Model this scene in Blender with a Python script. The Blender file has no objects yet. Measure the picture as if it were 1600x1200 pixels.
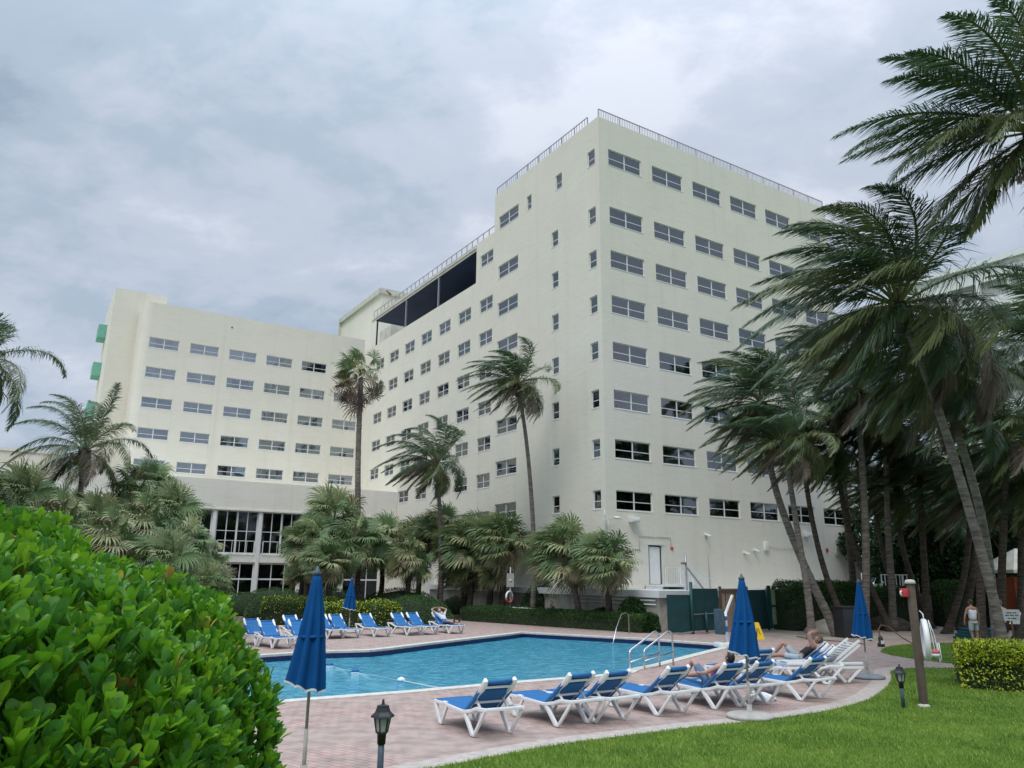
import bpy, bmesh, math, random
import numpy as np
from mathutils import Vector, Matrix
R = math.radians
PI = math.pi
sc = bpy.context.scene
COL = sc.collection
rnd = random.Random(7)
nr = np.random.default_rng(11)

# ---------------------------------------------------------------- camera
H = 2.4
FPX, PITCH, ROLL = 1196.6, .248, .010
cd = bpy.data.cameras.new('camera'); cam = bpy.data.objects.new('camera', cd); COL.objects.link(cam)
cd.sensor_width = 36; cd.lens = 36 * FPX / 1600; cd.clip_start = .05; cd.clip_end = 3000
cam.matrix_world = Matrix.Translation((0, 0, H)) @ Matrix.Rotation(PI / 2 + PITCH, 4, 'X') @ Matrix.Rotation(ROLL, 4, 'Z')
sc.camera = cam
# ---------------------------------------------------------------- light
SUN_EL, SUN_AZ = R(56), R(200)          # azimuth clockwise from +Y: the glow stands behind the camera
sl = bpy.data.lights.new('sun', 'SUN'); so = bpy.data.objects.new('sun', sl); COL.objects.link(so)
sl.energy = 1.5; sl.angle = R(24); sl.color = (1, .96, .9)
sd = Vector((math.sin(SUN_AZ) * math.cos(SUN_EL), math.cos(SUN_AZ) * math.cos(SUN_EL), math.sin(SUN_EL)))
so.rotation_euler = sd.to_track_quat('Z', 'Y').to_euler()
world = bpy.data.worlds.new('World'); sc.world = world; world.use_nodes = True
def build_world():
    nt = world.node_tree; nt.nodes.clear(); N = nt.nodes.new; L = nt.links.new
    out = N('ShaderNodeOutputWorld'); bg = N('ShaderNodeBackground'); L(bg.outputs[0], out.inputs[0])
    sky = N('ShaderNodeTexSky'); sky.sky_type = 'NISHITA'; sky.sun_disc = False
    sky.sun_elevation = SUN_EL; sky.sun_rotation = SUN_AZ; sky.dust_density = 2.0
    tc = N('ShaderNodeTexCoord'); sep = N('ShaderNodeSeparateXYZ'); L(tc.outputs['Generated'], sep.inputs[0])
    def m(op, a, b=None, clamp=False):
        n = N('ShaderNodeMath'); n.operation = op; n.use_clamp = clamp
        for i, v in enumerate((a, b)):
            if v is None: continue
            if hasattr(v, 'links') or hasattr(v, 'is_linked'): L(v, n.inputs[i])
            else: n.inputs[i].default_value = v
        return n.outputs[0]
    z = m('MAXIMUM', sep.outputs[2], 0.0)
    zz = m('ADD', z, .34)
    cx = m('DIVIDE', sep.outputs[0], zz); cy = m('DIVIDE', sep.outputs[1], zz)
    comb = N('ShaderNodeCombineXYZ'); L(cx, comb.inputs[0]); L(cy, comb.inputs[1]); comb.inputs[2].default_value = 3.7
    def noise(scale, det, rough, dist, off):
        mp = N('ShaderNodeMapping'); mp.inputs['Location'].default_value = off; mp.inputs['Rotation'].default_value = (0, 0, R(24)); mp.inputs['Scale'].default_value = (1.25, 1.6, 1.25)
        L(comb.outputs[0], mp.inputs[0])
        n = N('ShaderNodeTexNoise'); n.inputs['Scale'].default_value = scale; n.inputs['Detail'].default_value = det
        n.inputs['Roughness'].default_value = rough; n.inputs['Distortion'].default_value = dist; L(mp.outputs[0], n.inputs['Vector']); return n.outputs['Fac']
    def ramp(f, stops):
        r = N('ShaderNodeValToRGB'); L(f, r.inputs[0]); e = r.color_ramp.elements
        for i, (p, c) in enumerate(stops):
            if i > 1: e.new(p)
            e[i].position = p; e[i].color = tuple(c) + (1,) if len(c) == 3 else c
        r.color_ramp.interpolation = 'EASE'; return r.outputs[0]
    def mix(f, a, b, mode='MIX'):
        n = N('ShaderNodeMix'); n.data_type = 'RGBA'; n.blend_type = mode
        if hasattr(f, 'is_linked'): L(f, n.inputs[0])
        else: n.inputs[0].default_value = f
        for s, v in ((n.inputs[6], a), (n.inputs[7], b)):
            if hasattr(v, 'is_linked'): L(v, s)
            else: s.default_value = tuple(v) + (1,)
        return n.outputs[2]
    n1 = noise(.8, 5, .52, .35, (1.3, .4, 0)); n2 = noise(2.2, 7, .56, .35, (4.1, 2.0, 1)); n3 = noise(7.0, 5, .6, .3, (0, 7, 2))
    f = m('ADD', m('ADD', m('MULTIPLY', n1, .38), m('MULTIPLY', n2, .43)), m('MULTIPLY', n3, .19))
    cloud = ramp(f, [(.37, (.35, .45, .56)), (.45, (.46, .56, .68)), (.53, (.58, .65, .77)), (.62, (.75, .80, .91))])
    thin = m('MULTIPLY', noise(1.3, 3, .5, .3, (9, 3, 5)), .35)
    skyc = mix(1.0, sky.outputs[0], (.10, .10, .10), 'MULTIPLY')
    c = mix(m('MULTIPLY', thin, .4), cloud, skyc)
    # an overcast sky is brighter overhead than near the horizon
    g = m('MULTIPLY', m('POWER', z, 6.0), 4.5); g = m('ADD', g, .96)
    bg2 = N('ShaderNodeVectorMath'); bg2.operation = 'SCALE'; L(c, bg2.inputs[0]); L(g, bg2.inputs['Scale'])
    L(bg2.outputs[0], bg.inputs[0]); bg.inputs[1].default_value = 1.0
build_world()
sc.view_settings.view_transform = 'Standard'; sc.view_settings.look = 'None'
sc.view_settings.exposure = 0.0; sc.view_settings.gamma = 1
sc.cycles.max_bounces = 6; sc.cycles.diffuse_bounces = 3; sc.cycles.transparent_max_bounces = 10

# ---------------------------------------------------------------- helpers
def ray(x, y):
    a, b = x - 800, y - 600; c, s = math.cos(ROLL), math.sin(ROLL)
    X = (c * a + s * b) / FPX; u = -(-s * a + c * b) / FPX
    return Vector((X, math.cos(PITCH) - u * math.sin(PITCH), math.sin(PITCH) + u * math.cos(PITCH)))
def gp(x, y, z=0.0):
    r = ray(x, y); t = (z - H) / r.z; return Vector((r.x * t, r.y * t, z))
def at(x, y, D):
    r = ray(x, y); t = D / r.y; return Vector((r.x * t, D, r.z * t + H))

class MB:
    def __init__(s): s.v = []; s.f = []; s.m = []; s.sm = []
    def add(s, vs, fs, mi=0, smooth=False):
        o = len(s.v); s.v += [tuple(v) for v in vs]
        for f in fs: s.f.append(tuple(i + o for i in f)); s.m.append(mi); s.sm.append(smooth)
    def box(s, lo, hi, mi=0, M=None):
        x0, y0, z0 = lo; x1, y1, z1 = hi
        vs = [Vector(p) for p in ((x0,y0,z0),(x1,y0,z0),(x1,y1,z0),(x0,y1,z0),(x0,y0,z1),(x1,y0,z1),(x1,y1,z1),(x0,y1,z1))]
        if M: vs = [M @ v for v in vs]
        s.add(vs, [(0,3,2,1),(4,5,6,7),(0,1,5,4),(1,2,6,5),(2,3,7,6),(3,0,4,7)], mi)
    def tube(s, pts, rad, n=8, mi=0, cap=True, smooth=True, flat=1.0):
        pts = [Vector(p) for p in pts]; k = len(pts)
        rs = rad if isinstance(rad, (list, tuple)) else [rad] * k
        vs = []; up = None
        for i, p in enumerate(pts):
            d = (pts[min(i + 1, k - 1)] - pts[max(i - 1, 0)])
            if d.length < 1e-9: d = Vector((0, 0, 1))
            d.normalize()
            if up is None: up = Vector((0, 0, 1)) if abs(d.z) < .9 else Vector((1, 0, 0))
            a = d.cross(up)
            if a.length < 1e-4: a = d.cross(Vector((0, 1, 0)))
            a.normalize(); b = a.cross(d).normalized(); up = b
            for j in range(n):
                t = 2 * PI * j / n; vs.append(p + a * math.cos(t) * rs[i] + b * math.sin(t) * rs[i] * flat)
        fs = [(i * n + j, i * n + (j + 1) % n, (i + 1) * n + (j + 1) % n, (i + 1) * n + j) for i in range(k - 1) for j in range(n)]
        if cap: fs += [tuple(range(n - 1, -1, -1)), tuple((k - 1) * n + j for j in range(n))]
        s.add(vs, fs, mi, smooth)
    def bar(s, p, q, w, h, mi=0, side=None):
        p, q = Vector(p), Vector(q); d = (q - p).normalized()
        sd_ = Vector(side) if side else Vector((0, 0, 1)).cross(d)
        if sd_.length < 1e-4: sd_ = Vector((1, 0, 0))
        sd_.normalize(); u = d.cross(sd_).normalized()
        vs = []
        for e in (p, q):
            for a, b in ((-1,-1),(1,-1),(1,1),(-1,1)): vs.append(e + sd_ * a * w / 2 + u * b * h / 2)
        s.add(vs, [(0,1,2,3),(7,6,5,4),(0,4,5,1),(1,5,6,2),(2,6,7,3),(3,7,4,0)], mi)
    def lathe(s, prof, c=(0,0,0), n=20, mi=0, smooth=True):
        c = Vector(c); vs = []; k = len(prof)
        for r, z in prof:
            for j in range(n): t = 2 * PI * j / n; vs.append(c + Vector((r * math.cos(t), r * math.sin(t), z)))
        fs = [(i * n + j, i * n + (j + 1) % n, (i + 1) * n + (j + 1) % n, (i + 1) * n + j) for i in range(k - 1) for j in range(n)]
        fs += [tuple(range(n - 1, -1, -1)), tuple((k - 1) * n + j for j in range(n))]
        s.add(vs, fs, mi, smooth)
    def quad(s, a, b, c, d, mi=0): s.add([a, b, c, d], [(0, 1, 2, 3)], mi)
    def build(s, name, mats, parent=None, bevel=0, loc=None):
        me = bpy.data.meshes.new(name); me.from_pydata(s.v, [], s.f)
        for mt in (mats if isinstance(mats, (list, tuple)) else [mats]): me.materials.append(mt)
        me.polygons.foreach_set('material_index', s.m); me.polygons.foreach_set('use_smooth', s.sm); me.update()
        if bevel:
            bm = bmesh.new(); bm.from_mesh(me)
            bmesh.ops.remove_doubles(bm, verts=bm.verts, dist=1e-5)
            es = [e for e in bm.edges if len(e.link_faces) == 2 and e.calc_face_angle(0) > .6]
            bmesh.ops.bevel(bm, geom=es, offset=bevel, segments=2, profile=.6, affect='EDGES', clamp_overlap=True)
            for f in bm.faces: f.smooth = True
            bm.to_mesh(me); bm.free()
            try: me.set_sharp_from_angle(angle=R(40))
            except Exception: pass
        o = bpy.data.objects.new(name, me); COL.objects.link(o)
        if parent: o.parent = parent
        if loc: o.location = loc
        return o
def np_mesh(name, V, F, mats, parent=None, mi=None, smooth=False):
    """V (n,3), F (m,4) or (m,3) arrays"""
    me = bpy.data.meshes.new(name); k = F.shape[1]
    me.vertices.add(len(V)); me.vertices.foreach_set('co', V.astype(np.float32).ravel())
    me.loops.add(F.size); me.loops.foreach_set('vertex_index', F.astype(np.int32).ravel())
    me.polygons.add(len(F)); me.polygons.foreach_set('loop_start', np.arange(0, F.size, k, dtype=np.int32))
    me.polygons.foreach_set('loop_total', np.full(len(F), k, dtype=np.int32))
    if mi is not None: me.polygons.foreach_set('material_index', mi.astype(np.int32))
    me.polygons.foreach_set('use_smooth', np.full(len(F), smooth))
    for mt in (mats if isinstance(mats, (list, tuple)) else [mats]): me.materials.append(mt)
    me.update(calc_edges=True)
    o = bpy.data.objects.new(name, me); COL.objects.link(o)
    if parent: o.parent = parent
    return o
def tag(o, label, cat, group=None):
    o['label'] = label; o['category'] = cat
    if group: o['group'] = group
    return o
def thing(name, label, cat, loc=(0,0,0), rz=0, group=None):
    o = bpy.data.objects.new(name, None); COL.objects.link(o); o.location = loc; o.rotation_euler = (0, 0, rz)
    o.empty_display_size = .2
    return tag(o, label, cat, group)
def struct(o, kind='structure'): o['kind'] = kind; return o
def dup(root, loc, rz, label, group=None, scale=None):
    def cp(o, par):
        c = o.copy(); COL.objects.link(c); c.parent = par
        for ch in o.children: cp(ch, c)
        return c
    c = cp(root, None); c.location = loc; c.rotation_euler = (0, 0, rz); c['label'] = label
    if group: c['group'] = group
    if scale: c.scale = scale if isinstance(scale, tuple) else (scale,) * 3
    return c

# ---------------------------------------------------------------- materials
def mat(name, col, rough=.6, spec=.5, metal=0, var=0, vscale=3, bump=0, bscale=40, detail=5, trans=0, coords='Object', col2=None, stops=None, sheen=0):
    m = bpy.data.materials.new(name); m.use_nodes = True; nt = m.node_tree; N = nt.nodes.new; L = nt.links.new
    b = nt.nodes['Principled BSDF']; b.inputs['Base Color'].default_value = tuple(col) + (1,)
    b.inputs['Roughness'].default_value = rough; b.inputs['Specular IOR Level'].default_value = spec; b.inputs['Metallic'].default_value = metal
    tc = N('ShaderNodeTexCoord'); cs = None
    if var or col2:
        n = N('ShaderNodeTexNoise'); n.inputs['Scale'].default_value = vscale; n.inputs['Detail'].default_value = detail; n.inputs['Roughness'].default_value = .6
        L(tc.outputs[coords], n.inputs['Vector'])
        r = N('ShaderNodeValToRGB'); L(n.outputs['Fac'], r.inputs[0]); e = r.color_ramp.elements
        lo, hi = stops or (.35, .65); e[0].position = lo; e[1].position = hi
        a = col2 if col2 else [c * (1 - var) for c in col]; bb = col if col2 else [min(1, c * (1 + var)) for c in col]
        e[0].color = tuple(a) + (1,); e[1].color = tuple(bb) + (1,); L(r.outputs[0], b.inputs['Base Color']); cs = r.outputs[0]
    if bump:
        n = N('ShaderNodeTexNoise'); n.inputs['Scale'].default_value = bscale; n.inputs['Detail'].default_value = 6; L(tc.outputs[coords], n.inputs['Vector'])
        bp = N('ShaderNodeBump'); bp.inputs['Strength'].default_value = bump; bp.inputs['Distance'].default_value = .02; L(n.outputs['Fac'], bp.inputs['Height']); L(bp.outputs[0], b.inputs['Normal'])
    if trans:
        t = N('ShaderNodeBsdfTranslucent'); mx = N('ShaderNodeMixShader'); mx.inputs[0].default_value = trans
        if cs: L(cs, t.inputs[0])
        else: t.inputs[0].default_value = tuple(col) + (1,)
        out = nt.nodes['Material Output']; L(b.outputs[0], mx.inputs[1]); L(t.outputs[0], mx.inputs[2]); L(mx.outputs[0], out.inputs[0])
    return m
def stucco(name='cream_stucco', c1=(.695, .665, .575), c2=(.74, .71, .62)):
    m = bpy.data.materials.new(name); m.use_nodes = True; nt = m.node_tree; N = nt.nodes.new; L = nt.links.new
    b = nt.nodes['Principled BSDF']; b.inputs['Roughness'].default_value = .85; b.inputs['Specular IOR Level'].default_value = .25
    tc = N('ShaderNodeTexCoord')
    def noi(sc_, vec=(1, 1, 1), det=6):
        mp = N('ShaderNodeMapping'); mp.inputs['Scale'].default_value = vec; L(tc.outputs['Object'], mp.inputs[0])
        n = N('ShaderNodeTexNoise'); n.inputs['Scale'].default_value = sc_; n.inputs['Detail'].default_value = det; n.inputs['Roughness'].default_value = .6; L(mp.outputs[0], n.inputs[0]); return n.outputs['Fac']
    def ramp(f, p0, c0, p1, c1):
        r = N('ShaderNodeValToRGB'); L(f, r.inputs[0]); e = r.color_ramp.elements; e[0].position = p0; e[1].position = p1; e[0].color = c0 + (1,); e[1].color = c1 + (1,); return r.outputs[0]
    def mul(a, c, f=1):
        n = N('ShaderNodeMix'); n.data_type = 'RGBA'; n.blend_type = 'MULTIPLY'; n.inputs[0].default_value = f; L(a, n.inputs[6]); L(c, n.inputs[7]); return n.outputs[2]
    base = ramp(noi(.35), .3, c1, .7, c2)
    streak = ramp(noi(1.0, (1.6, 1.6, .06), 4), .28, (.935, .935, .92), .46, (1, 1, 1))
    patch = ramp(noi(1.4, (.55, .55, 3.0), 5), .34, (.96, .96, .955), .5, (1, 1, 1))
    L(mul(mul(base, streak), patch), b.inputs['Base Color'])
    bp = N('ShaderNodeBump'); bp.inputs['Strength'].default_value = .35; bp.inputs['Distance'].default_value = .03; L(noi(2.2, (1, 1, 2.2), 8), bp.inputs['Height']); L(bp.outputs[0], b.inputs['Normal'])
    return m
def pavers():
    m = bpy.data.materials.new('pink_pavers'); m.use_nodes = True; nt = m.node_tree; N = nt.nodes.new; L = nt.links.new
    b = nt.nodes['Principled BSDF']; b.inputs['Roughness'].default_value = .8
    tc = N('ShaderNodeTexCoord'); mp = N('ShaderNodeMapping'); mp.inputs['Rotation'].default_value = (0, 0, R(35)); L(tc.outputs['Object'], mp.inputs[0])
    nd = N('ShaderNodeTexNoise'); nd.inputs['Scale'].default_value = 1.1; nd.inputs['Detail'].default_value = 2; L(mp.outputs[0], nd.inputs[0])
    va = N('ShaderNodeVectorMath'); va.operation = 'MULTIPLY_ADD'; L(nd.outputs['Color'], va.inputs[0]); va.inputs[1].default_value = (.05, .05, 0); L(mp.outputs[0], va.inputs[2])
    br = N('ShaderNodeTexBrick'); br.inputs['Scale'].default_value = 1; br.inputs['Brick Width'].default_value = .23; br.inputs['Row Height'].default_value = .115
    br.inputs['Mortar Size'].default_value = .008; br.inputs['Mortar Smooth'].default_value = .2; br.inputs['Bias'].default_value = 0
    br.inputs['Color1'].default_value = (.53, .35, .305, 1); br.inputs['Color2'].default_value = (.42, .34, .305, 1); br.inputs['Mortar'].default_value = (.25, .195, .175, 1)
    L(va.outputs[0], br.inputs[0])
    n = N('ShaderNodeTexNoise'); n.inputs['Scale'].default_value = .30; n.inputs['Detail'].default_value = 5; L(tc.outputs['Object'], n.inputs[0])
    r = N('ShaderNodeValToRGB'); e = r.color_ramp.elements; e[0].position = .42; e[1].position = .58; e[0].color = (0, 0, 0, 1); e[1].color = (.80, .80, .80, 1); L(n.outputs[0], r.inputs[0])
    mx = N('ShaderNodeMix'); mx.data_type = 'RGBA'; L(r.outputs[0], mx.inputs[0]); L(br.outputs[0], mx.inputs[6]); mx.inputs[7].default_value = (.42, .335, .295, 1)
    n2 = N('ShaderNodeTexNoise'); n2.inputs['Scale'].default_value = 3.5; n2.inputs['Detail'].default_value = 6; L(tc.outputs['Object'], n2.inputs[0])
    r2 = N('ShaderNodeValToRGB'); e = r2.color_ramp.elements; e[0].position = .3; e[1].position = .6; e[0].color = (.66, .65, .64, 1); e[1].color = (.98, .96, .95, 1); L(n2.outputs[0], r2.inputs[0])
    m2 = N('ShaderNodeMix'); m2.data_type = 'RGBA'; m2.blend_type = 'MULTIPLY'; m2.inputs[0].default_value = 1; L(mx.outputs[2], m2.inputs[6]); L(r2.outputs[0], m2.inputs[7])
    L(m2.outputs[2], b.inputs['Base Color'])
    bp = N('ShaderNodeBump'); bp.inputs['Strength'].default_value = .4; bp.inputs['Distance'].default_value = .01; bp.invert = True; L(br.outputs['Fac'], bp.inputs['Height']); L(bp.outputs[0], b.inputs['Normal'])
    return m
def water_mat():
    m = bpy.data.materials.new('pool_water'); m.use_nodes = True; nt = m.node_tree; N = nt.nodes.new; L = nt.links.new
    b = nt.nodes['Principled BSDF']; b.inputs['Roughness'].default_value = .06; b.inputs['IOR'].default_value = 1.33
    tc = N('ShaderNodeTexCoord')
    def noi(s, d, v=(1, 1, 1), dist=0):
        mp = N('ShaderNodeMapping'); mp.inputs['Scale'].default_value = v; mp.inputs['Rotation'].default_value = (0, 0, R(15)); L(tc.outputs['Object'], mp.inputs[0])
        n = N('ShaderNodeTexNoise'); n.inputs['Scale'].default_value = s; n.inputs['Detail'].default_value = d; n.inputs['Distortion'].default_value = dist; L(mp.outputs[0], n.inputs[0]); return n.outputs['Fac']
    r = N('ShaderNodeValToRGB'); e = r.color_ramp.elements; e[0].position = .40; e[1].position = .62
    e[0].color = (.03, .25, .37, 1); e[1].color = (.10, .43, .55, 1); L(noi(3.2, 6, (1, 1.7, 1), .6), r.inputs[0]); L(r.outputs[0], b.inputs['Base Color'])
    a = N('ShaderNodeMath'); a.operation = 'ADD'; L(noi(2.6, 3, (1, 1.5, 1), .5), a.inputs[0]); L(noi(9, 3, (1, 1.6, 1), .3), a.inputs[1])
    bp = N('ShaderNodeBump'); bp.inputs['Strength'].default_value = .55; bp.inputs['Distance'].default_value = .06; L(a.outputs[0], bp.inputs['Height']); L(bp.outputs[0], b.inputs['Normal'])
    return m
def glass_mat(name, tint, refl):
    m = bpy.data.materials.new(name); m.use_nodes = True; nt = m.node_tree; nt.nodes.clear(); N = nt.nodes.new; L = nt.links.new
    out = N('ShaderNodeOutputMaterial'); t = N('ShaderNodeBsdfTransparent'); t.inputs[0].default_value = tint + (1,)
    g = N('ShaderNodeBsdfGlossy'); g.inputs['Roughness'].default_value = .02; g.inputs[0].default_value = (.9, .95, 1, 1)
    lw = N('ShaderNodeFresnel'); lw.inputs[0].default_value = refl
    mx = N('ShaderNodeMixShader'); L(lw.outputs[0], mx.inputs[0]); L(t.outputs[0], mx.inputs[1]); L(g.outputs[0], mx.inputs[2]); L(mx.outputs[0], out.inputs[0])
    return m
def bark_mat(name, c1, c2, zs=9):
    m = bpy.data.materials.new(name); m.use_nodes = True; nt = m.node_tree; N = nt.nodes.new; L = nt.links.new
    b = nt.nodes['Principled BSDF']; b.inputs['Roughness'].default_value = .9; b.inputs['Specular IOR Level'].default_value = .2
    tc = N('ShaderNodeTexCoord'); mp = N('ShaderNodeMapping'); mp.inputs['Scale'].default_value = (1.5, 1.5, zs); L(tc.outputs['Object'], mp.inputs[0])
    n = N('ShaderNodeTexNoise'); n.inputs['Scale'].default_value = 1.6; n.inputs['Detail'].default_value = 6; n.inputs['Roughness'].default_value = .65; L(mp.outputs[0], n.inputs[0])
    r = N('ShaderNodeValToRGB'); e = r.color_ramp.elements; e[0].position = .38; e[1].position = .62; e[0].color = tuple(c1) + (1,); e[1].color = tuple(c2) + (1,); L(n.outputs[0], r.inputs[0]); L(r.outputs[0], b.inputs['Base Color'])
    bp = N('ShaderNodeBump'); bp.inputs['Strength'].default_value = .8; bp.inputs['Distance'].default_value = .03; L(n.outputs[0], bp.inputs['Height']); L(bp.outputs[0], b.inputs['Normal'])
    return m
M = {}
M['stucco'] = stucco()
M['stucco2'] = stucco('brightened_stucco', (.77, .745, .67), (.80, .775, .70))  # same cream stucco, lightened to make up for the shaded lobby front
M['white'] = mat('white_paint', (.74, .75, .74), .45, var=.05, vscale=2)
M['plastic'] = mat('white_resin', (.78, .79, .79), .38, var=.04, vscale=5)
M['frame'] = mat('window_frame_white', (.72, .74, .74), .45)
M['glass'] = glass_mat('window_glass', (.90, .93, .95), 2.5)
M['glassd'] = glass_mat('lobby_glass', (.55, .62, .64), 1.5)
M['curt'] = mat('grey_curtain', (.72, .74, .78), .9, var=.10, vscale=2.5)
M['curtl'] = mat('sheer_curtain', (.78, .79, .82), .9, var=.08, vscale=2.5)
M['curtd'] = mat('dark_curtain', (.34, .36, .40), .9, var=.2, vscale=2.5)
M['dark'] = mat('dark_interior', (.025, .027, .03), .9)
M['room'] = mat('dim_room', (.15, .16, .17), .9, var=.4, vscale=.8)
M['conc'] = mat('weathered_concrete', (.52, .51, .44), .85, var=.14, vscale=1.2, bump=.2, bscale=15)
M['conc2'] = mat('stained_concrete', (.42, .405, .35), .9, var=.22, vscale=1.6, bump=.25, bscale=9)
M['roofw'] = mat('white_roof_membrane', (.66, .68, .68), .7, var=.07, vscale=1)
M['navy'] = mat('navy_ceiling', (.012, .030, .085), .7, var=.25, vscale=.5)
M['rust'] = mat('rusty_steel', (.16, .10, .075), .8, var=.4, vscale=6)
M['steel'] = mat('galvanised_steel', (.42, .43, .45), .4, metal=.7)
M['railing'] = mat('railing_paint', (.30, .29, .30), .5)
M['chrome'] = mat('stainless_rail', (.62, .63, .64), .22, metal=1)
M['mint'] = mat('mint_green_paint', (.17, .43, .33), .7, var=.08)
M['blue'] = mat('blue_canvas', (.004, .070, .23), .85, spec=.15, var=.10, vscale=3, bump=.10, bscale=120)
M['sling'] = mat('blue_sling', (.008, .125, .34), .7, var=.06, vscale=3, bump=.06, bscale=200)
M['trim'] = mat('white_piping', (.75, .77, .8), .7)
M['polem'] = mat('weathered_pole', (.34, .32, .29), .6, var=.2, vscale=8)
M['base'] = mat('umbrella_base_stone', (.40, .38, .35), .85, var=.15, vscale=6, bump=.2)
M['baseg'] = mat('umbrella_base_grey', (.20, .23, .25), .7, var=.15, vscale=6)
M['black'] = mat('black_paint', (.018, .02, .024), .45)
M['slate'] = mat('slate_blue_post', (.055, .08, .105), .55, var=.25, vscale=9)
M['lens'] = mat('frosted_lens', (.42, .43, .44), .3)
M['green'] = mat('dark_green_panel', (.004, .045, .050), .6, var=.2, vscale=2)
M['gpost'] = mat('green_post', (.008, .06, .06), .5)
M['lime'] = mat('faded_green_boards', (.30, .40, .22), .7, var=.2, vscale=4)
M['tan'] = mat('tan_gate', (.36, .26, .19), .75, var=.15, vscale=2)
M['wood'] = mat('painted_post_brown', (.115, .088, .066), .8, var=.15, vscale=8, bump=.15)
M['red'] = mat('red_enamel', (.50, .045, .06), .45)
M['pink'] = mat('faded_red', (.50, .10, .12), .7)
M['yellow'] = mat('yellow_plastic', (.78, .52, .02), .45)
M['orange'] = mat('orange_wall', (.30, .065, .025), .8, var=.3, vscale=1)
M['tile'] = mat('navy_tile', (.006, .014, .07), .35, var=.5, vscale=12, detail=2)
M['coping'] = mat('stone_coping', (.58, .56, .50), .8, var=.14, vscale=5, bump=.15)
M['poolfloor'] = mat('pool_plaster', (.2, .5, .6), .7)
M['water'] = water_mat()
M['paver'] = pavers()
M['kerb'] = mat('kerb_concrete', (.44, .385, .345), .85, var=.16, vscale=7, bump=.2)
M['sand'] = mat('sandy_paving', (.42, .37, .31), .95, col2=(.27, .235, .20), vscale=.9, bump=.3, bscale=14)
M['soil'] = mat('brown_mulch', (.10, .072, .05), .95, var=.4, vscale=6, bump=.5, bscale=30)
M['lawn'] = mat('lawn_ground', (.075, .165, .018), .95, col2=(.05, .11, .015), vscale=1.1, bump=.5, bscale=60)
M['blade'] = mat('grass_blade', (.27, .40, .07), .6, .3, col2=(.14, .27, .04), vscale=.9, trans=.3, stops=(.38, .62))
M['bladey'] = mat('grass_blade_light', (.33, .45, .09), .6, .3, trans=.3)
M['scaev'] = mat('glossy_leaf', (.155, .375, .02), .38, .5, col2=(.075, .24, .013), vscale=2.2, trans=.42)
M['scaev2'] = mat('glossy_leaf_bright', (.26, .49, .028), .40, .5, col2=(.165, .37, .018), vscale=3, trans=.42)
M['scaev3'] = mat('glossy_leaf_deep', (.09, .26, .04), .38, .5, trans=.38)
M['scaev4'] = mat('yellowing_leaf', (.42, .38, .05), .5, .3, col2=(.25, .17, .05), vscale=9, trans=.2)
M['twig'] = mat('twig_brown', (.09, .065, .04), .9, var=.3)
M['palmg'] = mat('palm_leaflet', (.10, .17, .075), .36, .6, col2=(.058, .108, .052), vscale=.8, trans=.34)
M['palmy'] = mat('palm_leaflet_olive', (.165, .20, .075), .42, .5, col2=(.10, .135, .055), vscale=.8, trans=.32)
M['palmd'] = mat('palm_leaflet_dry', (.26, .21, .15), .6, .3, col2=(.16, .13, .10), vscale=.8, trans=.15)
M['rachis'] = mat('palm_rachis', (.19, .19, .06), .6, var=.3, vscale=2)
M['fang'] = mat('fan_leaf', (.175, .26, .105), .5, .4, col2=(.10, .165, .07), vscale=.9, trans=.3)
M['fanl'] = mat('fan_leaf_pale', (.44, .46, .23), .5, .4, col2=(.28, .34, .16), vscale=.9, trans=.3)
M['fand'] = mat('fan_leaf_tan', (.40, .35, .23), .75, .2, col2=(.24, .21, .14), vscale=.9, trans=.15)
M['skirt'] = mat('dead_fan_leaf', (.24, .17, .13), .8, .2, col2=(.12, .085, .07), vscale=.9, trans=.1)
M['bark'] = bark_mat('palm_bark', (.105, .092, .082), (.25, .225, .20))
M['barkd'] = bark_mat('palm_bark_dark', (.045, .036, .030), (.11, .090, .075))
M['hedge'] = mat('hedge_leaf', (.045, .120, .022), .5, .4, col2=(.022, .066, .014), vscale=1.5, trans=.12)
M['hedgey'] = mat('hedge_leaf_yellow', (.66, .70, .06), .5, .4, col2=(.42, .54, .05), vscale=4, trans=.2)
M['hedgel'] = mat('hedge_leaf_light', (.10, .17, .03), .5, .4, col2=(.05, .10, .02), vscale=3, trans=.2)
M['hcore'] = mat('hedge_shade', (.016, .028, .010), .95)  # near-black colour stands in for the shade between the leaves
M['bushd'] = mat('dark_tree_leaf', (.022, .060, .020), .5, .4, col2=(.010, .028, .012), vscale=.6, trans=.15)
M['coco'] = mat('coconut_husk', (.14, .15, .05), .6, var=.3, vscale=4)
M['skin'] = mat('skin', (.46, .27, .20), .55, var=.06, vscale=6)
M['skin2'] = mat('skin_tanned', (.36, .205, .14), .55, var=.06, vscale=6)
M['hair'] = mat('dark_hair', (.02, .014, .012), .5)
M['hairb'] = mat('brown_hair', (.11, .075, .055), .6)
M['shirtb'] = mat('pale_blue_shirt', (.50, .58, .70), .85, var=.1, vscale=8)
M['shortg'] = mat('grey_shorts', (.38, .44, .48), .85, var=.08, vscale=8)
M['denim'] = mat('blue_denim', (.10, .17, .27), .85, var=.1, vscale=8)
M['tank'] = mat('black_tank', (.015, .018, .022), .8)
M['tanky'] = mat('yellow_print', (.55, .50, .10), .8)
M['tankw'] = mat('white_tank', (.78, .79, .84), .85)
M['shoe'] = mat('dark_shoe', (.02, .02, .025), .6)
M['towel'] = mat('white_towel', (.74, .75, .76), .95, bump=.4, bscale=60)
M['grey'] = mat('grey_box', (.34, .35, .34), .6)
M['cover'] = mat('teal_cover', (.006, .075, .085), .6, var=.15)
M['mesh'] = mat('green_mesh', (.012, .05, .04), .7)

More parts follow.
